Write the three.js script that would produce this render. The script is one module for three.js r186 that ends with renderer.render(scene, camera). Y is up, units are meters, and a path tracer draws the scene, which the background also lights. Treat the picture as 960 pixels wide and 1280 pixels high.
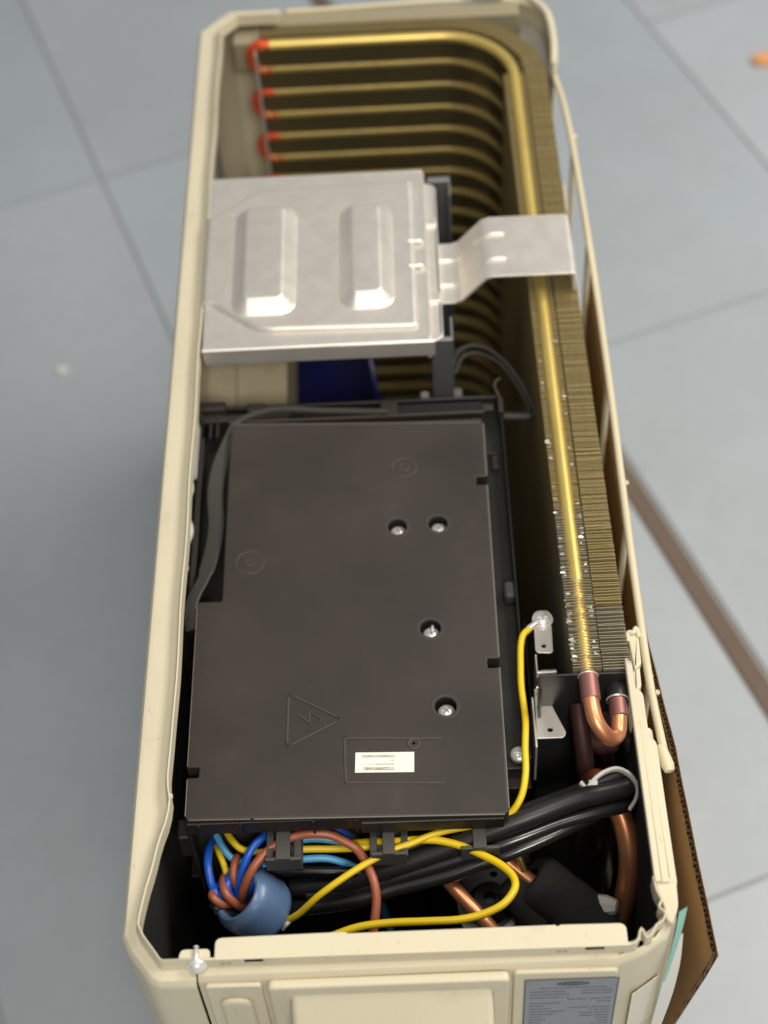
import * as THREE from 'three';
import { RoundedBoxGeometry } from 'three/addons/geometries/RoundedBoxGeometry.js';
import { mergeGeometries } from 'three/addons/utils/BufferGeometryUtils.js';
import { RectAreaLightUniformsLib } from 'three/addons/lights/RectAreaLightUniformsLib.js';
RectAreaLightUniformsLib.init();

/* ------------------------------------------------ camera, light, exposure */
const scene = new THREE.Scene();
const camera = new THREE.PerspectiveCamera(34.413, 0.75, 0.05, 30);
camera.position.set(0.02313, 1.40157, 0.37723);
camera.up.set(0.0424, 0.62096, -0.78269);
camera.lookAt(0.02313 - 0.024347, 1.40157 - 0.782522, 0.37723 - 0.622147);
camera.focus = 1.0;
camera.userData.fStop = 4.4;

const renderer = new THREE.WebGLRenderer({ antialias: true });
renderer.toneMapping = THREE.LinearToneMapping;
renderer.toneMappingExposure = 1;
renderer.shadowMap.enabled = true;
renderer.setSize(768, 1024);
scene.background = new THREE.Color(0.24, 0.245, 0.25);   // even ambient light standing in for the unseen workshop

function ceilingLamp(x, y, z, w, h, power, color) {         // unseen area lamps at ceiling height, facing down
  const l = new THREE.RectAreaLight(color, power, w, h);
  l.position.set(x, y, z); l.lookAt(x, 0, z); scene.add(l);
}
ceilingLamp(1.7, 2.6, -0.95, 1.0, 2.0, 12.5, new THREE.Color(1, 0.93, 0.82));
ceilingLamp(0.35, 2.6, 1.75, 0.8, 0.9, 20.5, new THREE.Color(1, 0.93, 0.82));
ceilingLamp(0.10, 2.75, 0.05, 0.6, 0.6, 10.5, new THREE.Color(1, 0.93, 0.82));  // added overhead fill to brighten the near chamber, no lamp seen

/* ------------------------------------------------ helpers */
let seed = 20731;
const rnd = () => { seed = (seed * 1664525 + 1013904223) >>> 0; return seed / 4294967296; };
const V = (a) => new THREE.Vector3(a[0], a[1], a[2]);
const used = {};
function numbered(n) { const k = (used[n] = (used[n] ?? -1) + 1); return k ? `${n}_${String(k).padStart(3, '0')}` : n; }
function hash(x, y, s) { let h = (x * 374761393 + y * 668265263 + s * 974711) | 0; h = Math.imul(h ^ (h >>> 13), 1274126177); return ((h ^ (h >>> 16)) >>> 0) / 4294967296; }
function vnoise(u, v, per, s) {                              // periodic value noise
  const x = u * per, y = v * per, i = Math.floor(x), j = Math.floor(y), f = x - i, g = y - j;
  const a = f * f * (3 - 2 * f), b = g * g * (3 - 2 * g), m = (k) => ((k % per) + per) % per;
  const h = (p, q) => hash(m(p), m(q), s);
  return (h(i, j) * (1 - a) + h(i + 1, j) * a) * (1 - b) + (h(i, j + 1) * (1 - a) + h(i + 1, j + 1) * a) * b;
}
function fbm(u, v, per, oct, s) { let t = 0, a = 0.5, n = 0; for (let o = 0; o < oct; o++) { t += a * vnoise(u, v, per, s + o); n += a; a *= 0.5; per *= 2; } return t / n; }
function tex(size, metres, fn, srgb) {                       // fn(u, v) gives one value or [r, g, b], 0..1
  const d = new Uint8Array(size * size * 4);
  for (let j = 0; j < size; j++) for (let i = 0; i < size; i++) {
    let c = fn(i / size, j / size); if (typeof c === 'number') c = [c, c, c];
    const k = (j * size + i) * 4;
    for (let q = 0; q < 3; q++) d[k + q] = Math.max(0, Math.min(255, c[q] * 255));
    d[k + 3] = 255;
  }
  const t = new THREE.DataTexture(d, size, size);
  t.wrapS = t.wrapT = THREE.RepeatWrapping; t.magFilter = THREE.LinearFilter; t.minFilter = THREE.LinearMipmapLinearFilter; t.generateMipmaps = true;
  if (srgb) t.colorSpace = THREE.SRGBColorSpace;
  t.repeat.set(1 / metres, 1 / metres); t.needsUpdate = true; return t;
}
function boxUV(g) {                                          // uv in metres, by the main direction of each face
  if (g.index) g = g.toNonIndexed();
  const p = g.attributes.position, uv = new Float32Array(p.count * 2), a = new THREE.Vector3(), b = new THREE.Vector3(), c = new THREE.Vector3();
  for (let i = 0; i < p.count; i += 3) {
    a.fromBufferAttribute(p, i); b.fromBufferAttribute(p, i + 1); c.fromBufferAttribute(p, i + 2);
    const n = b.clone().sub(a).cross(c.clone().sub(a)), x = Math.abs(n.x), y = Math.abs(n.y), z = Math.abs(n.z);
    [a, b, c].forEach((q, k) => { const o = (i + k) * 2; if (y >= x && y >= z) { uv[o] = q.x; uv[o + 1] = q.z; } else if (x >= z) { uv[o] = q.z; uv[o + 1] = q.y; } else { uv[o] = q.x; uv[o + 1] = q.y; } });
  }
  g.setAttribute('uv', new THREE.BufferAttribute(uv, 2)); return g;
}
const clean = (g) => { const q = g.index ? g.toNonIndexed() : g; for (const k of Object.keys(q.attributes)) if (!['position', 'normal', 'uv'].includes(k)) q.deleteAttribute(k); return q; };
const merge = (list) => list.length === 1 ? list[0] : mergeGeometries(list.map(clean));
const ZB = 0.43;                                             // the unit's base point stands at z = -ZB
function part(name, geos, mat, parent, label, keepUV) {
  let g = merge([].concat(geos)); if (!keepUV) g = boxUV(g);
  g.translate(0, 0, ZB);
  const m = new THREE.Mesh(g, mat); m.name = numbered(name); m.castShadow = m.receiveShadow = true;
  if (label) m.userData.label = label;
  parent.add(m); return m;
}
const rbox = (x0, x1, y0, y1, z0, z1, r = 0.001, seg = 2) => {
  const w = x1 - x0, h = y1 - y0, d = z1 - z0, g = new RoundedBoxGeometry(w, h, d, seg, Math.min(r, w / 2.01, h / 2.01, d / 2.01));
  g.translate((x0 + x1) / 2, (y0 + y1) / 2, (z0 + z1) / 2); return g;
};
// normals weighted by area and smoothed only across edges flatter than the crease angle
function toCreasedNormals(g, angle) {
  if (g.index) g = g.toNonIndexed();
  const p = g.attributes.position, N = p.count, fn = [], map = new Map(), key = new Array(N), a = new THREE.Vector3(), b = new THREE.Vector3(), c = new THREE.Vector3();
  for (let i = 0; i < N; i += 3) {
    a.fromBufferAttribute(p, i); b.fromBufferAttribute(p, i + 1); c.fromBufferAttribute(p, i + 2);
    const n = b.clone().sub(a).cross(c.clone().sub(a)), l = n.length(), u = l > 0 ? n.clone().multiplyScalar(1 / l) : n.clone(); fn.push([n, u]);
    [a, b, c].forEach((q, k) => { const h = `${Math.round(q.x * 2e5)},${Math.round(q.y * 2e5)},${Math.round(q.z * 2e5)}`; key[i + k] = h; let e = map.get(h); if (!e) map.set(h, e = []); e.push(i / 3); });
  }
  const out = new Float32Array(N * 3), t = new THREE.Vector3(), lim = Math.cos(angle);
  for (let i = 0; i < N; i++) {
    const u = fn[(i / 3) | 0][1]; t.set(0, 0, 0);
    for (const f of map.get(key[i])) if (fn[f][1].dot(u) >= lim) t.add(fn[f][0]);
    if (t.lengthSq() === 0) t.copy(u); t.normalize(); out[i * 3] = t.x; out[i * 3 + 1] = t.y; out[i * 3 + 2] = t.z;
  }
  g.setAttribute('normal', new THREE.BufferAttribute(out, 3)); return g;
}
function shapeOf(pts, holes = []) {
  const s = new THREE.Shape(pts.map((p) => new THREE.Vector2(p[0], p[1])));
  for (const [x, y, r] of holes) { const h = new THREE.Path(); h.absarc(x, y, r, 0, Math.PI * 2, true); s.holes.push(h); }
  return s;
}
function rounded(pts, r, n = 4) {                            // polygon with rounded corners; r may be a list
  const out = [], N = pts.length;
  pts.forEach((p, i) => {
    const a = pts[(i + N - 1) % N], b = pts[(i + 1) % N], rr = Array.isArray(r) ? r[i] : r;
    if (!rr) { out.push(p); return; }
    const la = Math.hypot(a[0] - p[0], a[1] - p[1]), lb = Math.hypot(b[0] - p[0], b[1] - p[1]), t = Math.min(rr, la * 0.49, lb * 0.49);
    const A = [p[0] + (a[0] - p[0]) / la * t, p[1] + (a[1] - p[1]) / la * t], B = [p[0] + (b[0] - p[0]) / lb * t, p[1] + (b[1] - p[1]) / lb * t];
    for (let k = 0; k <= n; k++) { const s = k / n, q = 1 - s; out.push([q * q * A[0] + 2 * q * s * p[0] + s * s * B[0], q * q * A[1] + 2 * q * s * p[1] + s * s * B[1]]); }
  });
  return out;
}
// plan outline [x, z] raised from y0 to y1; bevel eats inwards so that the outline stays true
function slab(pts, y0, y1, bevel = 0, holes = [], segs = 2, bevelH) {
  const bh = bevelH ?? bevel, s = shapeOf(pts.map((p) => [p[0], -p[1]]), holes.map((h) => [h[0], -h[1], h[2]]));
  const g = new THREE.ExtrudeGeometry(s, { depth: Math.max(1e-5, y1 - y0 - bh * (bevel ? 2 : 0)), bevelEnabled: !!bevel, bevelSize: bevel, bevelOffset: -bevel, bevelThickness: bh, bevelSegments: segs, curveSegments: 20 });
  g.rotateX(-Math.PI / 2); g.translate(0, y0 + (bevel ? bh : 0), 0);
  return bevel ? toCreasedNormals(g, 0.6) : g;
}
// outline [x, y] facing the viewer, from z0 to z1
function plate(pts, z0, z1, bevel = 0, holes = [], bevelH) {
  const bh = bevelH ?? bevel;
  const g = new THREE.ExtrudeGeometry(shapeOf(pts, holes), { depth: Math.max(1e-5, z1 - z0 - bh * (bevel ? 2 : 0)), bevelEnabled: !!bevel, bevelSize: bevel, bevelOffset: -bevel, bevelThickness: bh, bevelSegments: 3, curveSegments: 16 });
  g.translate(0, 0, z0 + (bevel ? bh : 0)); return bevel ? toCreasedNormals(g, 0.7) : g;
}
function tube(pts, r, seg = 60, rad = 14, caps = true) {
  const c = new THREE.CatmullRomCurve3(pts.map(V), false, 'centripetal'), list = [new THREE.TubeGeometry(c, seg, r, rad)];
  if (caps) for (const t of [0, 1]) {
    const g = new THREE.SphereGeometry(r, rad, 6); g.scale(1, 1, 0.25);
    const d = c.getTangent(t); g.applyQuaternion(new THREE.Quaternion().setFromUnitVectors(new THREE.Vector3(0, 0, 1), d));
    const p = c.getPoint(t); g.translate(p.x, p.y, p.z); list.push(g);
  }
  return merge(list);
}
function lathe(prof, at, dir, seg = 40) {                    // profile [r, h] round an axis
  const g = new THREE.LatheGeometry(prof.map((p) => new THREE.Vector2(p[0], p[1])), seg);
  g.applyQuaternion(new THREE.Quaternion().setFromUnitVectors(new THREE.Vector3(0, 1, 0), V(dir).normalize()));
  g.translate(...at); return toCreasedNormals(g, 0.7);
}
// a closed profile [inward offset, y] carried along a plan path [x, z]; prof(s) may change along the way
function sweep(path, prof) {
  const n = path.length, pos = [], idx = [], len = [0];
  for (let i = 1; i < n; i++) len.push(len[i - 1] + Math.hypot(path[i][0] - path[i - 1][0], path[i][1] - path[i - 1][1]));
  let m = 0;
  for (let i = 0; i < n; i++) {
    const nrm = (a, b) => { const dx = b[0] - a[0], dz = b[1] - a[1], l = Math.hypot(dx, dz); return [dz / l, -dx / l]; };
    const n1 = i ? nrm(path[i - 1], path[i]) : nrm(path[0], path[1]), n2 = i < n - 1 ? nrm(path[i], path[i + 1]) : n1;
    let nx = n1[0] + n2[0], nz = n1[1] + n2[1]; const k = 2 / (nx * nx + nz * nz); nx *= k; nz *= k;
    const p = prof(path[i][0], path[i][1], len[i]); m = p.length;
    for (const [d, y] of p) pos.push(path[i][0] + nx * d, y, path[i][1] + nz * d);
  }
  for (let i = 0; i < n - 1; i++) for (let j = 0; j < m; j++) { const a = i * m + j, b = i * m + (j + 1) % m; idx.push(a, b, a + m, b, b + m, a + m); }
  for (const e of [0, n - 1]) for (let j = 1; j < m / 2; j++) { const o = e * m; idx.push(o + j - 1, o + j, o + m - j, o + j, o + m - 1 - j, o + m - j); }
  const g = new THREE.BufferGeometry(); g.setAttribute('position', new THREE.Float32BufferAttribute(pos, 3)); g.setIndex(idx);
  g.computeVertexNormals(); g.setAttribute('uv', new THREE.Float32BufferAttribute(new Float32Array(pos.length / 3 * 2), 2));
  return toCreasedNormals(g, 0.55);
}
function dense(path, step = 0.006) { const o = []; for (let i = 0; i < path.length - 1; i++) { const a = path[i], b = path[i + 1], k = Math.max(1, Math.round(Math.hypot(b[0] - a[0], b[1] - a[1]) / step)); for (let j = 0; j < k; j++) o.push([a[0] + (b[0] - a[0]) * j / k, a[1] + (b[1] - a[1]) * j / k]); } o.push(path[path.length - 1]); return o; }
// a thin upright sheet standing on a plan path
const ribbonWall = (path, y0, y1, t) => sweep(path, () => [[0, y0], [0, y1 - t / 2], [t / 2, y1], [t, y1 - t / 2], [t, y0]]);

/* ------------------------------------------------ materials */
const peel = tex(256, 0.03, (u, v) => fbm(u, v, 24, 2, 3));
const smudge = tex(512, 0.24, (u, v) => 0.42 + 0.4 * fbm(u, v, 5, 5, 11));
const creamTint = tex(512, 0.3, (u, v) => { let n = 0.90 + 0.10 * fbm(u, v, 4, 5, 21); const q = fbm(u, v, 16, 3, 25); if (q > 0.70) n -= (q - 0.70) * 0.5; return [n, n * 0.998, n * 0.985]; });
{ const d = creamTint.image.data; for (let k = 0; k < 90; k++) { const x = rnd() * 512 | 0, y = rnd() * 512 | 0, L = rnd() < 0.3 ? 6 + rnd() * 14 : 1 + rnd() * 2, a = rnd() * 6.28, b = 18 + rnd() * 50; for (let t = 0; t < L; t++) { const q = (((y + Math.sin(a) * t | 0) & 511) * 512 + ((x + Math.cos(a) * t | 0) & 511)) * 4; for (let c = 0; c < 3; c++) d[q + c] = Math.max(0, d[q + c] - b * (1 + c * 0.2)); } } }
const fine = tex(256, 0.02, (u, v) => fbm(u, v, 48, 2, 5));
const plasticTint = tex(1024, 0.22, (u, v) => {
  const n = fbm(u, v, 4, 5, 31), w = fbm(u, v, 6, 3, 77); let c = 0.74 + 0.55 * (n - 0.5);
  const sp = hash(Math.floor(u * 400), Math.floor(v * 400), 9) > 0.9988 ? 0.6 : 0; c += sp; const dust = fbm(u, v, 9, 4, 133); if (dust > 0.62) c += (dust - 0.62) * 0.7;
  return [c * 1.0, c * (0.985 - 0.05 * (w - 0.5)), c * (0.97 + 0.06 * (w - 0.5))];
});
{ // a few hairline scratches in the black plastic
  const d = plasticTint.image.data;
  for (let k = 0; k < 60; k++) {
    let x = rnd() * 1024, y = rnd() * 1024; const a = rnd() * 6.28, L = 8 + rnd() * 60, b = 25 + rnd() * 70;
    for (let s = 0; s < L; s++) { x += Math.cos(a); y += Math.sin(a); for (const [ox, oy] of [[0, 0], [1, 0], [0, 1]]) { const q = (((y + oy | 0) & 1023) * 1024 + ((x + ox | 0) & 1023)) * 4; for (let c = 0; c < 3; c++) d[q + c] = Math.min(255, d[q + c] + b * (1 - s / L) * 0.6); } }
  }
}
const spangle = tex(512, 0.12, (u, v) => { const n = fbm(u, v, 10, 3, 51), m = fbm(u, v, 40, 2, 55); return 0.33 + 0.10 * n + 0.06 * m; });
const spangleTint = tex(512, 0.12, (u, v) => 0.92 + 0.08 * fbm(u, v, 14, 4, 61));
const copperTint = tex(256, 0.05, (u, v) => { const n = fbm(u, v, 4, 4, 71), m = fbm(u, v, 9, 3, 75); return [0.78 + 0.22 * n, 0.72 + 0.26 * n - 0.12 * m, 0.70 + 0.2 * n + 0.1 * m]; });
const goldTint = tex(256, 0.11, (u, v) => { const n = fbm(u, v, 5, 4, 171), m = fbm(u, v, 12, 3, 175); return [0.80 + 0.2 * n, 0.76 + 0.22 * n, 0.68 + 0.26 * m]; });
const foamBump = tex(256, 0.025, (u, v) => fbm(u, v, 30, 3, 81));
const cardTint = tex(512, 0.2, (u, v) => { const n = fbm(u, v, 6, 4, 91), f = fbm(u * 1, v * 1, 90, 2, 95); const c = 0.78 + 0.14 * n + 0.12 * f; return [c, c * 0.99, c * 0.97]; });
const tileTint = tex(512, 0.9, (u, v) => { const n = fbm(u, v, 4, 5, 101), m = fbm(u, v, 60, 2, 105); const c = 0.80 + 0.22 * n + 0.05 * m; return [c, c, c * (0.985 + 0.03 * n)]; });
const tileRough = tex(256, 0.5, (u, v) => 0.42 + 0.25 * fbm(u, v, 8, 4, 111));

const S = (o) => new THREE.MeshStandardMaterial(o), P = (o) => new THREE.MeshPhysicalMaterial(o), rgb = (r, g, b) => new THREE.Color().setRGB(r, g, b);
const M = {
  cream: P({ color: rgb(0.72, 0.66, 0.495), map: creamTint, roughness: 1, roughnessMap: smudge, bumpMap: peel, bumpScale: 0.00006, clearcoat: 0.15, clearcoatRoughness: 0.4 }),
  creamPlastic: S({ color: rgb(0.71, 0.63, 0.44), roughness: 0.45, map: creamTint }),
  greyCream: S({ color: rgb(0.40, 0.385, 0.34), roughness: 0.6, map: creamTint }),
  zinc: S({ color: rgb(0.88, 0.84, 0.775), metalness: 0.72, roughness: 1, roughnessMap: spangle, map: spangleTint }),
  darkZinc: S({ color: rgb(0.30, 0.31, 0.32), metalness: 0.75, roughness: 0.5, map: spangleTint }),
  steel: S({ color: rgb(0.86, 0.85, 0.81), metalness: 0.5, roughness: 0.3 }),
  liner: S({ color: rgb(0.012, 0.012, 0.013), roughness: 0.95 }),
  blackPaint: S({ color: rgb(0.022, 0.023, 0.024), roughness: 0.35, bumpMap: peel, bumpScale: 0.00005 }),
  black: S({ color: rgb(0.049, 0.041, 0.035), roughness: 0.52, map: plasticTint, bumpMap: fine, bumpScale: 0.00004 }),
  blackShade: S({ color: rgb(0.03, 0.028, 0.026), roughness: 0.42, map: plasticTint, bumpMap: fine, bumpScale: 0.00003 }),
  clip: S({ color: rgb(0.062, 0.06, 0.057), roughness: 0.55, bumpMap: fine, bumpScale: 0.00004 }),
  rubber: S({ color: rgb(0.02, 0.02, 0.021), roughness: 0.38 }),
  gloss: P({ color: rgb(0.018, 0.018, 0.018), roughness: 0.3, clearcoat: 0.7, clearcoatRoughness: 0.12 }),
  ribbon: S({ color: rgb(0.048, 0.045, 0.042), roughness: 0.5, bumpMap: fine, bumpScale: 0.00003 }),
  foam: S({ color: rgb(0.034, 0.032, 0.030), roughness: 0.95, bumpMap: foamBump, bumpScale: 0.0004 }),
  copper: S({ color: rgb(0.92, 0.45, 0.21), metalness: 0.7, roughness: 0.36, map: copperTint }),
  copperPink: S({ color: rgb(0.42, 0.225, 0.185), metalness: 0.7, roughness: 0.5, map: copperTint }),
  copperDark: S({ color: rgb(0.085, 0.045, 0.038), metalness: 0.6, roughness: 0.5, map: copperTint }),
  redCopper: S({ color: rgb(0.72, 0.085, 0.03), metalness: 0.35, roughness: 0.35 }),
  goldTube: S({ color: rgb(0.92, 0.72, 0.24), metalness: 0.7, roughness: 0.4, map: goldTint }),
  goldShaded: S({ color: rgb(0.55, 0.44, 0.175), metalness: 0.7, roughness: 0.46, map: goldTint }),  // goldTube darkened for the lower tubes, painting in the shade of the cavity
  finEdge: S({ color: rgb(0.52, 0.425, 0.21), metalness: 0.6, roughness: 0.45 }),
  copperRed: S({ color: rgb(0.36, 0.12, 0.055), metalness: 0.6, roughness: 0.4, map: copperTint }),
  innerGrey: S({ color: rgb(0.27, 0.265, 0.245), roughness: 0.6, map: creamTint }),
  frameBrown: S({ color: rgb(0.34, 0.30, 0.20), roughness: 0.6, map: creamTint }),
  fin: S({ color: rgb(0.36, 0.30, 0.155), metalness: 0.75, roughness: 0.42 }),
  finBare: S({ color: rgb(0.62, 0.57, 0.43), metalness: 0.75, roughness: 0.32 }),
  brass: S({ color: rgb(0.62, 0.47, 0.14), metalness: 0.9, roughness: 0.35 }),
  yellow: P({ color: rgb(0.85, 0.60, 0.006), roughness: 0.4, clearcoat: 0.3, clearcoatRoughness: 0.3 }),
  brown: P({ color: rgb(0.40, 0.115, 0.055), roughness: 0.42, clearcoat: 0.3, clearcoatRoughness: 0.3 }),
  blue: P({ color: rgb(0.012, 0.11, 0.60), roughness: 0.38, clearcoat: 0.3, clearcoatRoughness: 0.3 }),
  lightBlue: P({ color: rgb(0.09, 0.37, 0.68), roughness: 0.42, clearcoat: 0.3, clearcoatRoughness: 0.3 }),
  sleeve: P({ color: rgb(0.105, 0.19, 0.36), roughness: 0.42, clearcoat: 0.45, clearcoatRoughness: 0.25, bumpMap: peel, bumpScale: 0.00006 }),
  fanBlue: S({ color: rgb(0.014, 0.02, 0.20), roughness: 0.4 }),
  white: S({ color: rgb(0.72, 0.71, 0.68), roughness: 0.5 }),
  whiteFilm: P({ color: rgb(0.78, 0.76, 0.70), roughness: 0.35 }),
  teal: S({ color: rgb(0.28, 0.56, 0.48), roughness: 0.4 }),
  tape: P({ color: rgb(0.78, 0.71, 0.53), roughness: 0.22, clearcoat: 0.6, clearcoatRoughness: 0.15, bumpMap: foamBump, bumpScale: 0.0005 }),
  card: S({ color: rgb(0.47, 0.28, 0.125), roughness: 0.9, map: cardTint, bumpMap: fine, bumpScale: 0.00005 }),
  flute: S({ color: rgb(0.23, 0.135, 0.065), roughness: 0.95 }),
  emboss: S({ color: rgb(0.062, 0.055, 0.049), roughness: 0.45 }),
  edgeHighlight: S({ color: rgb(0.17, 0.155, 0.135), roughness: 0.45 }),  // paler plastic for the cover edges, a highlight put into the colour
  slotDark: S({ color: rgb(0.008, 0.008, 0.008), roughness: 0.9 }),
};

/* ------------------------------------------------ floor */
const floor = new THREE.Group(); floor.name = 'floor'; scene.add(floor);
floor.userData = { label: 'blue grey tiled workshop floor with a dirty brown joint', kind: 'structure' };
{
  const grout = new THREE.Mesh(new THREE.PlaneGeometry(9, 9), S({ color: rgb(0.365, 0.385, 0.40), roughness: 0.9 }));
  grout.rotateX(-Math.PI / 2); grout.position.y = -0.003; grout.name = 'grout'; floor.add(grout); grout.receiveShadow = true;
  const c = Math.cos(-0.358), s = Math.sin(-0.358);           // the tile grid is turned about 20 degrees to the unit
  const tints = [[0.412, 0.462, 0.507], [0.400, 0.451, 0.496], [0.422, 0.470, 0.513], [0.407, 0.457, 0.504]].map((q) => S({ color: rgb(...q), map: tileTint, roughness: 1, roughnessMap: tileRough }));
  const tw = 0.383, th = 1.2, shapes = [0, 1, 2, 3].map((k) => { const g = new RoundedBoxGeometry(tw - 0.0038, 0.012, th - 0.0038, 2, 0.001); const b = boxUV(g); const uv = b.attributes.uv; for (let i = 0; i < uv.count; i++) uv.setXY(i, uv.getX(i) + k * 0.37, uv.getY(i) + k * 0.21); return b; });
  const joint = [], wide = 0.026;
  for (let i = -5; i <= 4; i++) for (let j = -2; j <= 1; j++) {
    const u = 0.104 + (i + 0.5) * tw + (i >= 1 ? wide : 0), v = (i === 1 ? -0.825 : -1.363) + (j + 0.5) * th;
    const k = Math.floor(rnd() * 4), t = new THREE.Mesh(shapes[k], tints[Math.floor(rnd() * 4)]);
    t.name = numbered('floor_tile'); t.position.set(c * u - s * v, -0.006 + (rnd() - 0.5) * 0.0006, s * u + c * v);
    t.rotation.y = 0.358; t.receiveShadow = true; floor.add(t);
  }
  const js = new RoundedBoxGeometry(wide - 0.004, 0.008, 3.6, 2, 0.002), jm = new THREE.Mesh(boxUV(js), S({ color: rgb(0.155, 0.118, 0.096), roughness: 0.85, map: cardTint }));
  const u = 0.104 + tw + wide / 2, v = -0.9; jm.name = 'joint_strip'; jm.userData.label = 'dirty brown filled joint between the tiles';
  jm.position.set(c * u - s * v, -0.004, s * u + c * v); jm.rotation.y = 0.358; floor.add(jm); jm.receiveShadow = true;
}

/* ------------------------------------------------ the outdoor unit */
const unit = new THREE.Group(); unit.name = 'outdoor_unit'; unit.position.set(0, 0, -ZB); scene.add(unit);
unit.userData = { label: 'cream outdoor air conditioner unit with its top lid off, standing on the tiled floor', category: 'air conditioner' };

/* front panel: left long side with both chamfered corners */
{
  const lerpD = (z) => { const t = [[-0.9, 0.0225], [-0.13, 0.0235], [-0.105, 0.0225], [-0.094, 0.0245], [-0.082, 0.0238], [-0.066, 0.0195], [-0.05, 0.0175], [-0.036, 0.0148], [-0.02, 0.0125], [0.02, 0.0108]]; for (let i = 0; i < t.length - 1; i++) if (z <= t[i + 1][0]) { const f = (z - t[i][0]) / (t[i + 1][0] - t[i][0]); return t[i][1] + (t[i + 1][1] - t[i][1]) * Math.max(0, f); } return 0.0108; };
  const prof = (x, z, s) => { const d = lerpD(z) + 0.0004 * Math.sin(z * 60); return [[0, 0.03], [0, 0.533], [0.0008, 0.5366], [0.0028, 0.5394], [0.0055, 0.5402], [d - 0.0032, 0.5406], [d - 0.0022, 0.5425], [d - 0.0014, 0.5488], [d - 0.0008, 0.5498], [d, 0.549], [d + 0.0003, 0.5385], [0.006, 0.5388], [0.002, 0.536], [0.0012, 0.532], [0.0012, 0.03]]; };
  const path = dense([[-0.085, -0.882], [-0.132, -0.882], [-0.1565, -0.852], [-0.1565, -0.014], [-0.1515, -0.004], [-0.139, 0.0125], [-0.133, 0.0158], [-0.1125, 0.0158]], 0.008);
  const fp = part('front_panel', sweep(path, (x, z, s) => prof(x, z, s)), M.cream, unit, 'long cream front panel along the left side');
  // stamped dimples on the inside of the rim
  for (const [x, y, z] of [[-0.1325, 0.5445, -0.098], [-0.1335, 0.5445, -0.085]]) part('dimple', lathe([[0, 0.0012], [0.0016, 0.0008], [0.0022, 0]], [x, y, z], [1, 0.2, 0], 14), M.cream, fp);
  part('screw_tab', slab(rounded([[-0.1205, -0.001], [-0.1045, -0.001], [-0.104, 0.006], [-0.122, 0.006]], 0.0025), 0.5465, 0.5482, 0.0004), M.cream, fp);
}
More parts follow.
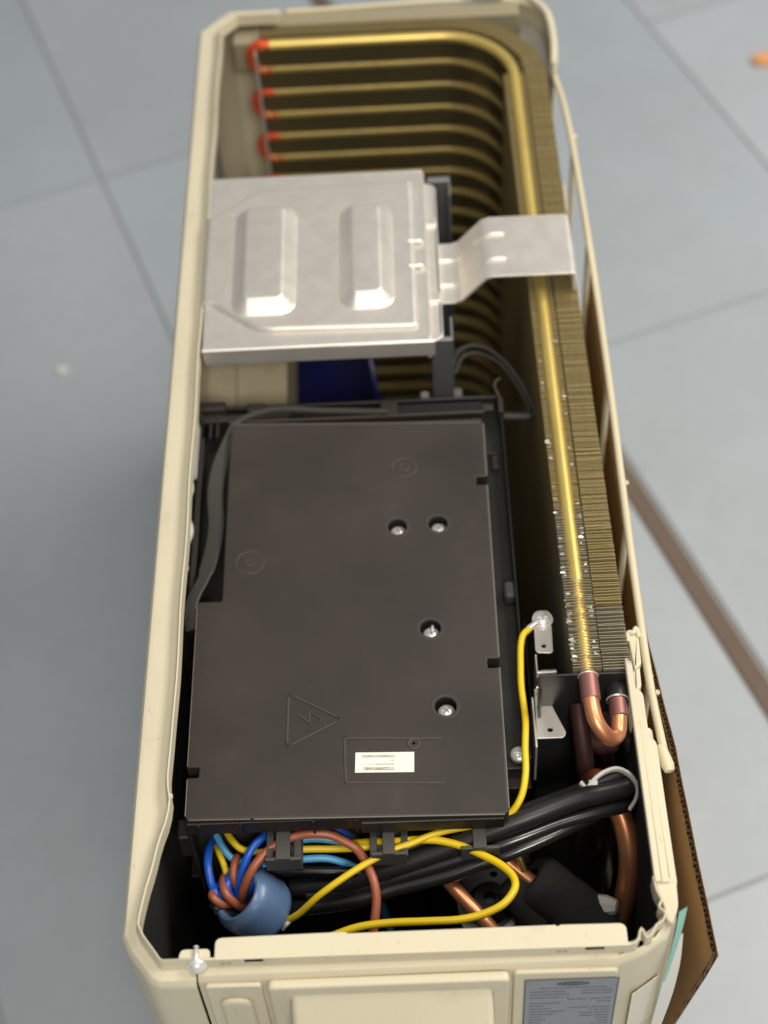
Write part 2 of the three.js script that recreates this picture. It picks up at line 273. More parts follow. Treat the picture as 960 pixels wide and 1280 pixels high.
/* service panel: near end, right chamfer and side */
const sp = (() => {
  const prof = () => [[0, 0.03], [0, 0.5325], [0.0008, 0.5362], [0.0026, 0.5388], [0.005, 0.5395], [0.0082, 0.5398], [0.0082, 0.5384], [0.005, 0.538], [0.002, 0.535], [0.0012, 0.532], [0.0012, 0.03]];
  const path = dense([[-0.1117, 0.0132], [0.118, 0.0115], [0.1335, 0.006], [0.1475, -0.0035], [0.1535, -0.0135], [0.1555, -0.03], [0.1548, -0.135]], 0.01);
  return part('service_panel', sweep(path, prof), M.cream, unit, 'cream end panel facing the viewer');
})();
{
  // riser behind the shoulder with two slots, then the flange that points into the unit
  const slotGeo = [];
  const segs = [[-0.1085, -0.0855], [-0.0752, 0.1005], [0.1108, 0.125]];
  for (const [a, b] of segs) slotGeo.push(rbox(a, b, 0.5385, 0.5495, 0.0046, 0.0062, 0.0004, 1));
  for (const [a, b] of [[-0.0855, -0.0752], [0.1005, 0.1108]]) slotGeo.push(rbox(a - 0.0005, b + 0.0005, 0.5385, 0.5422, 0.0046, 0.006, 0.0003, 1));
  part('riser', slotGeo, M.cream, sp);
  const fl = rounded([[-0.1015, -0.0062], [-0.03, -0.0072], [-0.029, -0.0062], [0.085, -0.0068], [0.0862, -0.0058], [0.088, -0.0068], [0.1235, -0.0064], [0.1235, 0.0066], [-0.1015, 0.0066]], [0.004, 0.0004, 0.0004, 0.0004, 0.0003, 0.0004, 0.004, 0.0008, 0.0008]);
  part('flange', slab(fl, 0.5488, 0.5502, 0.0005), M.cream, sp);
  for (const [x, a] of [[-0.0955, 0], [0.088, 0]]) part('stamp_mark', [rbox(x - 0.003, x - 0.0006, 0.5435, 0.5455, 0.006, 0.0066, 0.0002, 1), rbox(x + 0.0004, x + 0.0026, 0.5438, 0.5456, 0.006, 0.0066, 0.0002, 1)], M.greyCream, sp);
  // wrinkled inner lip round the right corner
  const lip = new THREE.CatmullRomCurve3([[0.1225, 0, 0.0055], [0.1275, 0, 0.0052], [0.1302, 0, 0.0022], [0.1317, 0, -0.0022], [0.1335, 0, 0.0022], [0.1365, 0, 0.0012], [0.1405, 0, -0.0045], [0.1448, 0, -0.0078], [0.1462, 0, -0.0125], [0.1436, 0, -0.016], [0.1452, 0, -0.0195], [0.1432, 0, -0.026], [0.1425, 0, -0.034]].map(V)).getPoints(60).map((p) => [p.x, p.z]);
  part('corner_lip', ribbonWall(lip, 0.536, 0.5498, 0.0013), M.cream, sp);
  // shelf between the wrinkled lip and the outer corner
  const shelf = [...lip, [0.1502, -0.034], [0.1502, -0.0145], [0.1455, -0.0062], [0.132, 0.003], [0.1185, 0.0075]];
  part('corner_shelf', slab(shelf, 0.5385, 0.5402), M.cream, sp);
  // layered flange along the right side, three steps with rounded tips
  for (const [a0, a1, z0, y, sk] of [[0.1405, 0.1452, -0.179, 0.5507, 0.0008], [0.1445, 0.1498, -0.158, 0.5495, 0.0004], [0.1492, 0.1542, -0.125, 0.5478, 0]])
    part('side_flange', slab(rounded([[a0 + sk, z0], [a1 + sk * 0.2, z0 + 0.004], [a1 + 0.0006, -0.03], [a0 + 0.0016, -0.03]], [0.002, 0.004, 0, 0]), y - 0.006, y, 0.0009, [], 3), M.cream, sp);
  part('side_rim', slab(rounded([[0.1418, -0.034], [0.1546, -0.034], [0.1538, -0.016], [0.1492, -0.006], [0.1462, -0.0085], [0.1456, -0.018]], [0, 0, 0.004, 0.004, 0.002, 0.002]), 0.5405, 0.5474, 0.0012, [], 3), M.cream, sp);
  // face plates
  part('narrow_plate', plate(rounded([[-0.1085, 0.06], [-0.0772, 0.06], [-0.0772, 0.5348], [-0.1085, 0.5348]], 0.003), 0.0128, 0.0158, 0.0012), M.cream, sp);
  const ob = (x0, x1, y0, y1) => rounded([[x0, y0], [x1, y0], [x1, y1], [x0, y1]], (x1 - x0) * 0.45, 8);
  part('oblong_bead', [plate(ob(-0.1018, -0.0838, 0.40, 0.5215), 0.0152, 0.0192, 0.003, [], 0.002)], M.cream, sp);
  const hp = part('handle_plate', plate(rounded([[-0.0745, 0.06], [0.0595, 0.06], [0.0588, 0.5375], [-0.0738, 0.5362]], 0.004), 0.0125, 0.0185, 0.0018), M.cream, sp, 'raised middle plate of the end panel');
  { // padded grip of the middle plate: leans outwards towards its lower edge
    const prof = [[0.0175, 0.528], [0.0188, 0.526], [0.024, 0.520], [0.056, 0.478], [0.062, 0.468], [0.062, 0.42], [0.0175, 0.40]].map(([z, y]) => [z, y]);
    const g = new THREE.ExtrudeGeometry(shapeOf(rounded(prof, [0, 0.002, 0.006, 0.006, 0.006, 0.004, 0])), { depth: 0.104, bevelEnabled: true, bevelSize: 0.004, bevelThickness: 0.004, bevelOffset: -0.004, bevelSegments: 4 });
    g.rotateY(-Math.PI / 2); g.translate(0.046, 0.0, 0);
    part('grip_pad', toCreasedNormals(g, 0.8), M.cream, hp);
  }
  part('label_plate', plate(rounded([[0.0612, 0.06], [0.1195, 0.06], [0.1185, 0.5345], [0.0612, 0.535]], 0.003), 0.0112, 0.0142, 0.0012), M.cream, sp);
  // rating label
  const cv = document.createElement('canvas'); cv.width = 720; cv.height = 1100; const x = cv.getContext('2d');
  x.fillStyle = '#8f949b'; x.fillRect(0, 0, 720, 1100); x.strokeStyle = '#20262e'; x.lineWidth = 7; x.strokeRect(10, 10, 700, 1080);
  x.fillStyle = '#1b2026'; x.beginPath(); x.ellipse(372, 92, 128, 40, 0, 0, 7); x.fill();
  x.strokeStyle = '#8f949b'; x.lineWidth = 4; x.beginPath(); x.ellipse(372, 92, 118, 32, 0, 0, 7); x.stroke();
  x.fillStyle = '#8f949b'; x.textAlign = 'center'; x.font = 'italic bold 50px serif'; x.fillText('Carrier', 372, 108);
  x.fillStyle = '#20242a'; x.font = 'bold 36px sans-serif'; x.fillText('SPLIT TYPE AIR CONDITIONER', 372, 182);
  x.font = 'bold 36px sans-serif';
  const rows = [['INDOOR MODEL', '42KHL0121NS'], ['OUTDOOR MODEL', '38KHL0121NS'], ['POWER SUPPLY  V', ''], ['', '220-240V~ 50Hz 1PH'], ['REFRIGERANT', 'R410A'], ['RATED', ''], ['CAPACITY', 'COOLING HEATING'], ['RATED CURRENT', '5.2A 5.6A'], ['FREQUENCY', '3500W 3800W'], ['INPUT', '1090W 1050W'], ['OUTPUT', '2050W'], ['MASS', '32 kg'], ['PRESSURE', '4.2 MPa'], ['IP CLASS', 'IPX4'], ['CLASS', 'I']];
  rows.forEach(([a, b], i) => { x.textAlign = 'left'; x.fillText(a, 48, 250 + i * 56); x.textAlign = 'right'; x.fillText(b, 676, 240 + i * 56); });
  const ct = new THREE.CanvasTexture(cv); ct.colorSpace = THREE.SRGBColorSpace;
  const lg = new THREE.PlaneGeometry(0.0525, 0.0802); lg.translate(0.0934, 0.4868, 0.01465);
  part('rating_label', lg, S({ map: ct, roughness: 0.5, metalness: 0.1 }), sp, 'grey rating label with an oval logo', true);
  // clear tape on the chamfer, protective film peeling off the corner
  const n = [0.55, 0, 0.83]; const tg = new RoundedBoxGeometry(0.02, 0.06, 0.0004, 2, 0.0001); tg.rotateY(Math.atan2(n[0], n[2])); tg.translate(0.1375, 0.462, 0.0052);
  part('clear_tape', tg, M.tape, sp, 'wrinkled clear tape on the right corner');
}
/* screw through the tab at the near left corner, thread pointing inwards */
{
  const sc = part('panel_screw', [lathe([[0, 0.0045], [0.0026, 0.0038], [0.0042, 0.0022], [0.0046, 0.001], [0.0057, 0.0006], [0.0058, -0.0006], [0, -0.0008]], [-0.1115, 0.5452, 0.0072], [0.02, 0, 1], 24), lathe([[0, -0.0085], [0.001, -0.0065], [0.0017, -0.004], [0.0018, 0.0]], [-0.1115, 0.5475, 0.0068], [0.03, -0.3, 1], 12)], M.steel, unit, 'loose screw at the near left corner');
  const th = []; for (let k = 0; k < 4; k++) { const t = new THREE.TorusGeometry(0.0018 - k * 0.00025, 0.00045, 6, 14); t.translate(-0.1116, 0.5488 + k * 0.0005, 0.0038 - k * 0.0017); th.push(t); }
  part('thread', th, M.steel, sc);
}
/* inner linings and base pan */
part('base_pan', rbox(-0.154, 0.153, 0.006, 0.028, -0.878, 0.008, 0.003), M.darkZinc, unit);
part('dark_lining', [rbox(-0.1535, -0.1495, 0.03, 0.528, -0.262, -0.016, 0.001), rbox(-0.131, 0.116, 0.03, 0.528, 0.0015, 0.0065, 0.001), rbox(0.1475, 0.1505, 0.03, 0.5, -0.16, -0.03, 0.001)], M.liner, unit, 'black felt lining added to darken the near chamber');  // black sheets added where the chamber walls lie in darkness
part('partition', [rbox(-0.15, 0.089, 0.028, 0.405, -0.272, -0.2705, 0.0004, 1), rbox(0.0878, 0.089, 0.028, 0.46, -0.2705, -0.18, 0.0004, 1)], M.blackPaint, unit);
part('inner_stiffener', rbox(-0.150, -0.1382, 0.495, 0.529, -0.428, -0.378, 0.003), M.white, unit, 'pale foam pad on the inside of the front panel');
{
  const crumple = tube([[-0.1465, 0.518, -0.376], [-0.1405, 0.512, -0.358], [-0.1455, 0.507, -0.346], [-0.1405, 0.502, -0.328], [-0.147, 0.496, -0.314]], 0.0034, 30, 8);
  part('crumpled_tape', crumple, M.whiteFilm, unit, 'crumpled clear tape beside the control box');
  part('cable_tie', rbox(-0.152, -0.1395, 0.498, 0.4995, -0.300, -0.297, 0.0004, 1), M.white, unit);
  part('latch', lathe([[0, 0.006], [0.006, 0.005], [0.009, 0], [0.009, -0.01]], [-0.1465, 0.505, -0.257], [1, 0.2, 0], 16), M.greyCream, unit);
}

/* ------------------------------------------------ heat exchanger */
const coil = new THREE.Group(); coil.name = 'heat_exchanger'; unit.add(coil); coil.userData.label = 'golden finned L shaped coil along the back';
{
  const Zf = -0.835, R = 0.062;
  const xr = (z) => 0.1195 - (z + 0.178) * -0.0085;            // the right leg runs very slightly inwards to the back
  function pathOf(off) {                                       // off: how far behind the first row
    const pts = [], R2 = R + off, cx = 0.1145 - R, cz = Zf + R;
    for (let i = 0; i <= 24; i++) { const z = -0.178 + (cz + 0.178) * i / 24; pts.push([xr(z) + off, z]); }
    for (let i = 1; i <= 14; i++) { const a = Math.PI / 2 * i / 14; pts.push([cx + R2 * Math.cos(a), cz - R2 * Math.sin(a)]); }
    for (let i = 1; i <= 8; i++) pts.push([cx + (-0.104 - cx) * i / 8, Zf - off]);
    return pts;
  }
  const row1 = pathOf(0), row2 = pathOf(0.0185), pitch = 0.0244;
  const t1 = [], t2 = [];
  const along = (p, y) => tube(p.map((q) => [q[0], y, q[1]]), 0.0047, 90, 12, false);
  for (let k = 0; k < 20; k++) part('coil_tube', along(row1, 0.5345 - k * pitch), k ? M.goldShaded : M.goldTube, coil);
  for (let k = 0; k < 20; k++) part('coil_tube', along(row2, 0.522 - k * pitch), M.goldShaded, coil);
  // fins: hundreds of thin plates across the tubes
  function finsAlong(path, step, topY, depth, name, mat, from = 0, to = 9, wave = 0.00035, jitter = 0.0012, half = 0.0001) {
    const c = new THREE.CatmullRomCurve3(path.map((q) => new THREE.Vector3(q[0], 0, q[1]))), L = c.getLength(), a = Math.max(0, from), b = Math.min(L, to), n = Math.floor((b - a) / step);
    const pr = [], K = 6; for (let k = 0; k <= K; k++) pr.push([-depth / 2 + depth * k / K, (k % 2 ? 1 : -1) * wave]);      // corrugated plate
    const g = (() => { const s = [...pr.map(([x, z]) => [x, z + half]), ...pr.map(([x, z]) => [x, z - half]).reverse()], e = new THREE.ExtrudeGeometry(shapeOf(s), { depth: 1, bevelEnabled: false, steps: 1 }); e.translate(0, 0, -0.5); e.rotateX(Math.PI / 2); return e; })(), im = new THREE.InstancedMesh(g, mat, n), m = new THREE.Matrix4(), q = new THREE.Quaternion(), up = new THREE.Vector3(0, 1, 0);
    for (let i = 0; i < n; i++) {
      const t = (a + (i + 0.5) * step) / L, p = c.getPointAt(t), d = c.getTangentAt(t), H = topY - 0.03 + (rnd() - 0.5) * jitter;
      q.setFromAxisAngle(up, Math.atan2(d.x, d.z) + (rnd() - 0.5) * 0.05);
      m.compose(new THREE.Vector3(p.x, 0.03 + H / 2, p.z + ZB + (rnd() - 0.5) * 0.0003), q, new THREE.Vector3(1, H, 1)); im.setMatrixAt(i, m);
    }
    im.name = numbered(name); im.userData.kind = 'stuff'; im.castShadow = im.receiveShadow = true; coil.add(im);
  }
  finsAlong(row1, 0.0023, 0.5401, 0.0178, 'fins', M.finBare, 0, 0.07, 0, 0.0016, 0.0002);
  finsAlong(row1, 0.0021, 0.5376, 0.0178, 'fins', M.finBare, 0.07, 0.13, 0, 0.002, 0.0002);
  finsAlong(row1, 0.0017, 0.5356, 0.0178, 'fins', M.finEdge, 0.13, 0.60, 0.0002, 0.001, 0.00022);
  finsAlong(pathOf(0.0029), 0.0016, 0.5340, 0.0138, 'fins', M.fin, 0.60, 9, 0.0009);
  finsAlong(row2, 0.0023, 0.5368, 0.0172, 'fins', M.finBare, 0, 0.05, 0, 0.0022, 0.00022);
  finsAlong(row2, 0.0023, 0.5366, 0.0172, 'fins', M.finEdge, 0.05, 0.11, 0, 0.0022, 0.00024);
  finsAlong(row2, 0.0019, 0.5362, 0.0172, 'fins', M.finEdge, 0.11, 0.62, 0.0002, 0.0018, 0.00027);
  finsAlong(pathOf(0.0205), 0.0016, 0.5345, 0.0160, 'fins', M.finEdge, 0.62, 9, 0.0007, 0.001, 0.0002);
  // bent bright fin corners along the inner edge
  const flecks = [];
  for (let i = 0; i < 90; i++) { const z = -0.185 - rnd() * rnd() * 0.3; const b = new THREE.BoxGeometry(0.001 + rnd() * 0.0022, 0.0004, 0.0005 + rnd() * 0.0007); b.rotateZ(rnd() - 0.5); b.rotateX((rnd() - 0.5) * 1.2); b.translate(xr(z) + (rnd() < 0.7 ? -0.0075 : 0.0065) + (rnd() - 0.5) * 0.002, 0.5368 + rnd() * 0.003, z); flecks.push(b); }
  const fl = part('bent_fins', flecks, M.steel, coil); fl.userData.kind = 'stuff';
  // end plate at the near end with hairpin bends, end plate and red bends at the far end
  part('end_plate', [rbox(0.0895, 0.1475, 0.03, 0.5352, -0.1782, -0.1768, 0.0004, 1), rbox(0.0895, 0.091, 0.03, 0.5352, -0.1768, -0.168, 0.0004, 1)], M.blackPaint, coil, 'black plate closing the near end of the coil');
  part('end_plate', rbox(-0.107, -0.1055, 0.03, 0.533, -0.868, -0.822, 0.0004, 1), M.greyCream, coil);
  for (let k = 0; k < 5; k++) {
    const y1 = 0.5345 - k * pitch * 2, y2 = k === 0 ? 0.5185 : y1 - 0.012, x1 = 0.1198, x2 = 0.138, z = -0.1768, e = k ? 0.012 : 0.027;
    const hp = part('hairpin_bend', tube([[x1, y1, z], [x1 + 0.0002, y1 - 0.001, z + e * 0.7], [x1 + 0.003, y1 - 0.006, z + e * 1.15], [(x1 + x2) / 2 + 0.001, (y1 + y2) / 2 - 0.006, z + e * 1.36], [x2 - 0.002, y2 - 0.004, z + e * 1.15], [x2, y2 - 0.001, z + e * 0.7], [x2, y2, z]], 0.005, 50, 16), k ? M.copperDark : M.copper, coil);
    if (!k) {
      part('joint_sleeve', tube([[x1, y1 + 0.0002, z], [x1 + 0.0003, y1 - 0.0012, z + 0.017]], 0.0061, 8, 16), M.copperPink, hp);
      part('joint_sleeve', tube([[x2, y2 + 0.0002, z + 0.008], [x2, y2 - 0.001, z + 0.02]], 0.0058, 8, 16), M.copperPink, hp);
      part('collar', tube([[x2, y2 + 0.0002, z], [x2, y2 + 0.0002, z + 0.0085]], 0.0067, 4, 16), M.blackPaint, hp);
      part('collar', [lathe([[0.0066, -0.0008], [0.0072, 0], [0.0066, 0.0008]], [x2, y2, z + 0.0088], [0, 0, 1], 18)], M.zinc, hp);
      part('collar', [lathe([[0.006, -0.0008], [0.0066, 0], [0.006, 0.0008]], [x1, y1, z + 0.001], [0, 0, 1], 18)], M.zinc, hp);
    }
  }
  for (let k = 0; k < 8; k++) { const y1 = 0.5345 - k * 2 * pitch, y2 = y1 - pitch; part('return_bend', tube([[-0.094, y1, Zf], [-0.104, y1, Zf], [-0.1095, y1 - 0.005, Zf], [-0.111, (y1 + y2) / 2, Zf], [-0.1095, y2 + 0.005, Zf], [-0.104, y2, Zf], [-0.094, y2, Zf]], 0.0048, 40, 12), M.redCopper, coil, 'red return bend at the far end'); }
  // stepped crest on the second row near the corner
}
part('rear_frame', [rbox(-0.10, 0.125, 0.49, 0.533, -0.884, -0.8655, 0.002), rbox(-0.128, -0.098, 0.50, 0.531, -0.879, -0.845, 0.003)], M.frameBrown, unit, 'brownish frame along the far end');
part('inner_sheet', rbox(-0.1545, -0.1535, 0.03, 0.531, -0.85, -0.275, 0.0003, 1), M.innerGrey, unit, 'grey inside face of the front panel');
/* rear guard and far corner post */
{
  const rg = part('rear_guard', [tube([[0.1612, 0.527, -0.121], [0.158, 0.5295, -0.165], [0.1572, 0.530, -0.26], [0.1585, 0.530, -0.43], [0.158, 0.530, -0.574], [0.1535, 0.530, -0.735], [0.147, 0.530, -0.79]], 0.0026, 60, 12), tube([[0.142, 0.532, -0.872], [0.12, 0.532, -0.886], [-0.08, 0.532, -0.886]], 0.0025, 30, 10)], M.creamPlastic, unit, 'cream wire guard behind the coil', false);
  part('guard_knob', [lathe([[0, 0.006], [0.003, 0.005], [0.0041, 0.001], [0.0034, -0.009], [0.0026, -0.012]], [0.1618, 0.5262, -0.1175], [0.25, -0.2, 1], 16)], M.creamPlastic, rg);
  for (const z of [-0.178, -0.305, -0.43, -0.575, -0.70]) part('guard_bar', tube([[0.1585, 0.529, z], [0.1588, 0.45, z], [0.1588, 0.06, z]], 0.0023, 12, 8), M.creamPlastic, rg);
  for (const y of [0.40, 0.28, 0.16]) part('guard_bar', tube([[0.161, y, -0.13], [0.161, y, -0.79]], 0.0022, 12, 8), M.creamPlastic, rg);
  for (const [x, z] of [[0.1612, -0.165], [0.1605, -0.332]]) part('guard_nub', lathe([[0, 0.002], [0.0014, 0.0015], [0.0019, 0], [0, -0.002]], [x, 0.530, z], [1, 0.4, 0], 12), M.creamPlastic, rg);
  const post = part('corner_post', ribbonWall([[0.122, -0.889], [0.138, -0.878], [0.151, -0.858], [0.1525, -0.80], [0.1488, -0.775]].reverse(), 0.03, 0.538, 0.0018), M.cream, unit, 'cream post at the far right corner');
  part('post_cap', slab(rounded([[0.127, -0.878], [0.139, -0.872], [0.1475, -0.853], [0.1475, -0.795], [0.137, -0.80], [0.124, -0.852]], 0.004), 0.512, 0.5135), M.greyCream, post);
  part('post_edge', tube([[0.136, 0.54, -0.877], [0.147, 0.541, -0.855], [0.1505, 0.539, -0.82], [0.1485, 0.537, -0.785]], 0.0032, 24, 10), M.cream, post);
  part('post_clip', rbox(0.085, 0.112, 0.534, 0.548, -0.896, -0.884, 0.002), M.greyCream, post);
  // ear of the side panel between coil and guard
  part('panel_ear', [tube([[0.1472, 0.531, -0.203], [0.1482, 0.533, -0.208], [0.151, 0.5335, -0.2075], [0.1532, 0.534, -0.2105], [0.1545, 0.532, -0.205]], 0.0017, 24, 8), slab(rounded([[0.1475, -0.207], [0.1545, -0.208], [0.154, -0.185], [0.149, -0.18]], 0.002), 0.526, 0.5325, 0.0012), slab(rounded([[0.1475, -0.206], [0.1535, -0.206], [0.1525, -0.17], [0.148, -0.165]], 0.002), 0.515, 0.53, 0.001)], M.cream, unit);
}

/* ------------------------------------------------ fan, ring, motor and its bracket */
{
  const fx = -0.03, fy = 0.268, fz = -0.565;
  const ring = part('fan_ring', lathe([[0.206, -0.152], [0.194, -0.145], [0.188, -0.125], [0.187, -0.0812], [0.1895, -0.0805], [0.1908, -0.083], [0.1912, -0.118], [0.1965, -0.121], [0.1985, -0.141], [0.209, -0.148]], [0, fy, fz], [1, 0, 0], 96), M.creamPlastic, unit, 'cream bell shaped ring round the fan');
  const fan = new THREE.Group(); fan.name = 'fan'; unit.add(fan); fan.userData.label = 'dark blue axial fan';
  part('hub', lathe([[0, 0.03], [0.03, 0.028], [0.045, 0.015], [0.046, -0.05], [0.03, -0.055]], [fx, fy, fz], [-1, 0, 0], 40), M.fanBlue, fan);
  for (let b = 0; b < 3; b++) {
    const pos = [], idx = [], nu = 24, nv = 10, a0 = 2.52 + b * Math.PI * 2 / 3;
    for (const side of [0.0013, -0.0013]) for (let i = 0; i <= nu; i++) for (let j = 0; j <= nv; j++) {
      const u = i / nu, v = j / nv, r = 0.044 + v * 0.138 * (1 - 0.35 * Math.pow(Math.abs(u - 0.5) * 2, 4) * v), a = a0 - u * (1.25 + 0.2 * v) + 0.25 * v;
      pos.push(fx - 0.055 + u * 0.074 + 0.012 * Math.sin(u * 3.1) + side, fy + r * Math.sin(a), fz + r * Math.cos(a));
    }
    const n1 = (nu + 1) * (nv + 1), w = nv + 1;
    for (let i = 0; i < nu; i++) for (let j = 0; j < nv; j++) { const a = i * w + j; idx.push(a, a + 1, a + w, a + 1, a + w + 1, a + w); idx.push(n1 + a, n1 + a + w, n1 + a + 1, n1 + a + 1, n1 + a + w, n1 + a + w + 1); }
    const edge = []; for (let i = 0; i <= nu; i++) edge.push(i * w + nv); for (let j = nv - 1; j >= 0; j--) edge.push(nu * w + j); for (let i = nu - 1; i >= 0; i--) edge.push(i * w); for (let j = 1; j < nv; j++) edge.push(j);
    edge.forEach((a, k) => { const c = edge[(k + 1) % edge.length]; idx.push(a, c, n1 + a, c, n1 + c, n1 + a); });
    const g = new THREE.BufferGeometry(); g.setAttribute('position', new THREE.Float32BufferAttribute(pos, 3)); g.setAttribute('uv', new THREE.Float32BufferAttribute(new Float32Array(pos.length / 3 * 2), 2)); g.setIndex(idx); g.computeVertexNormals();
    part('blade', toCreasedNormals(g, 0.8), M.fanBlue, fan);
  }
  const motor = part('fan_motor', lathe([[0, -0.03], [0.05, -0.03], [0.054, -0.026], [0.054, 0.032], [0.05, 0.036], [0, 0.036]], [0.045, fy, fz], [1, 0, 0], 40), M.darkZinc, unit);

  // motor bracket: embossed top plate, posts, strap over the coil
  const mb = new THREE.Group(); mb.name = 'motor_bracket'; unit.add(mb); mb.userData.label = 'galvanised steel bracket with two embossed ribs';
  const base = rounded([[-0.1345, -0.642], [0.0325, -0.6415], [0.0335, -0.457], [-0.1315, -0.455]], 0.003);
  part('top_plate', slab(base, 0.5475, 0.5495, 0.0008), M.zinc, mb);
  const plat = rounded([[-0.134, -0.594], [-0.1265, -0.597], [-0.095, -0.625], [0.024, -0.628], [0.0245, -0.468], [-0.09, -0.470], [-0.1245, -0.499], [-0.1332, -0.501]], [0, 0.003, 0.012, 0.004, 0.004, 0.012, 0.003, 0], 6);
  part('raised_field', slab(plat, 0.5478, 0.5532, 0.0034, [], 3, 0.0024), M.zinc, mb);
    function emboss(x0, x1, z0, z1, r, steps) {                   // pressed rib: rings of a rounded oblong, each [inset, y]
    const pos = [], idx = [], cx = (x0 + x1) / 2, cz = (z0 + z1) / 2, n = 8; let m = 0;
    for (const [d, y] of steps) { const a = (x1 - x0) / 2 - d, b = (z1 - z0) / 2 - d, q = Math.max(0.0012, r - d); m = 0;
      for (let k = 0; k < 4; k++) for (let i = 0; i <= n; i++) { const t = (k + i / n) * Math.PI / 2, sx = k === 0 || k === 3 ? 1 : -1, sz = k < 2 ? 1 : -1; pos.push(cx + sx * (a - q) + q * Math.cos(t), y, cz + sz * (b - q) + q * Math.sin(t)); m++; } }
    for (let s = 0; s < steps.length - 1; s++) for (let i = 0; i < m; i++) { const A = s * m + i, B = s * m + (i + 1) % m; idx.push(A, A + m, B, B, A + m, B + m); }
    const o = pos.length / 3, l = (steps.length - 1) * m; pos.push(cx, steps[steps.length - 1][1], cz); for (let i = 0; i < m; i++) idx.push(l + i, o, l + (i + 1) % m);
    const g = new THREE.BufferGeometry(); g.setAttribute('position', new THREE.Float32BufferAttribute(pos, 3)); g.setAttribute('uv', new THREE.Float32BufferAttribute(new Float32Array(pos.length / 3 * 2), 2)); g.setIndex(idx);
    return toCreasedNormals(g, 0.6);
  }
  const lift = [[0, 0.5531], [0.0008, 0.5535], [0.002, 0.5546], [0.0088, 0.5612], [0.0102, 0.562], [0.012, 0.5623]];
  for (const q of [[-0.112, -0.064, -0.602, -0.484], [-0.0325, 0.0085, -0.600, -0.486]]) part('rib', emboss(...q, 0.0135, lift), M.zinc, mb);
  // folded edges
  part('front_flange', [rbox(-0.1315, 0.036, 0.5345, 0.549, -0.4565, -0.4545, 0.0009), tube([[-0.1315, 0.5478, -0.4562], [0.036, 0.5478, -0.4568]], 0.0021, 4, 10)], M.zinc, mb);
  part('rear_flange', [rbox(-0.1335, 0.0325, 0.528, 0.549, -0.6435, -0.6415, 0.0009)], M.zinc, mb);
  part('side_flange', [slab(rounded([[0.0325, -0.638], [0.0415, -0.634], [0.0425, -0.468], [0.0335, -0.461]], 0.002), 0.5385, 0.5402, 0.0006), rbox(0.0305, 0.0338, 0.528, 0.5498, -0.64, -0.458, 0.0012), rbox(0.0395, 0.0425, 0.50, 0.5402, -0.632, -0.47, 0.001)], M.zinc, mb);
  const beads = []; for (const z of [-0.558, -0.531]) beads.push(tube([[0.0195, 0.5522, z], [0.0285, 0.5512, z], [0.0335, 0.5455, z]], 0.0019, 10, 8));
  for (const z of [-0.59, -0.507]) beads.push(rbox(0.033, 0.0425, 0.538, 0.5425, z - 0.005, z + 0.005, 0.0015));
  part('gusset', beads, M.zinc, mb);
  const sprof = [[0.038, 0.5315], [0.052, 0.5315], [0.0575, 0.5335], [0.0755, 0.5545], [0.081, 0.5565], [0.138, 0.5565], [0.1408, 0.555], [0.1418, 0.5395]];
  const up = sprof.map((p) => p), lo = sprof.map(([x, y], i) => [x + (i > 5 ? -0.0014 : i === 2 || i === 3 ? 0.0009 : 0), y - (i < 6 ? 0.0014 : 0.0008)]).reverse();
  const sg = new THREE.ExtrudeGeometry(shapeOf([...up, ...lo]), { depth: 0.063, bevelEnabled: true, bevelSize: 0.0004, bevelThickness: 0.0008, bevelSegments: 2 }); sg.translate(0, 0, -0.5745);
  const strap = part('strap', toCreasedNormals(sg, 0.5), M.zinc, mb, 'strap that hooks over the coil');
  const sb = []; for (const z of [-0.556, -0.529]) { sb.push(tube([[0.04, 0.5322, z], [0.053, 0.5322, z], [0.059, 0.5345, z + 0.0002]], 0.0021, 14, 8)); sb.push(tube([[0.0695, 0.5475, z], [0.0762, 0.5552, z], [0.083, 0.5572, z], [0.091, 0.5566, z]], 0.002, 14, 8)); }
  part('bead', sb, M.zinc, strap);
  part('post', [rbox(0.036, 0.0545, 0.03, 0.5375, -0.648, -0.642, 0.001), rbox(0.0528, 0.0545, 0.03, 0.5375, -0.648, -0.625, 0.0006, 1)], M.darkZinc, mb);
  part('post', [rbox(0.0335, 0.0495, 0.03, 0.538, -0.4705, -0.466, 0.001), rbox(0.0478, 0.0495, 0.03, 0.538, -0.49, -0.466, 0.0006, 1), rbox(0.0475, 0.0565, 0.455, 0.468, -0.485, -0.468, 0.003)], M.darkZinc, mb);
  part('plug', rbox(0.024, 0.031, 0.44, 0.468, -0.482, -0.472, 0.002), M.white, mb);
  part('motor_lead', tube([[0.05, 0.478, -0.498], [0.055, 0.486, -0.505], [0.065, 0.487, -0.509], [0.0775, 0.487, -0.504], [0.0885, 0.486, -0.492], [0.0985, 0.484, -0.474], [0.1055, 0.482, -0.455], [0.1085, 0.481, -0.443], [0.104, 0.481, -0.439], [0.083, 0.482, -0.4405]], 0.0017, 90, 8), M.ribbon, unit, 'thin grey motor lead looping over the box corner');
  part('motor_lead', tube([[0.0515, 0.474, -0.493], [0.057, 0.481, -0.502], [0.067, 0.482, -0.506], [0.079, 0.482, -0.500], [0.089, 0.481, -0.489], [0.0985, 0.479, -0.470], [0.1045, 0.477, -0.452], [0.104, 0.477, -0.443], [0.083, 0.478, -0.4425]], 0.0015, 90, 8), M.ribbon, unit, 'second thin grey motor lead');
  part('lead_sleeve', tube([[0.084, 0.4815, -0.4405], [0.0945, 0.481, -0.4398], [0.104, 0.4805, -0.4395]], 0.0036, 10, 10), M.ribbon, unit);
}

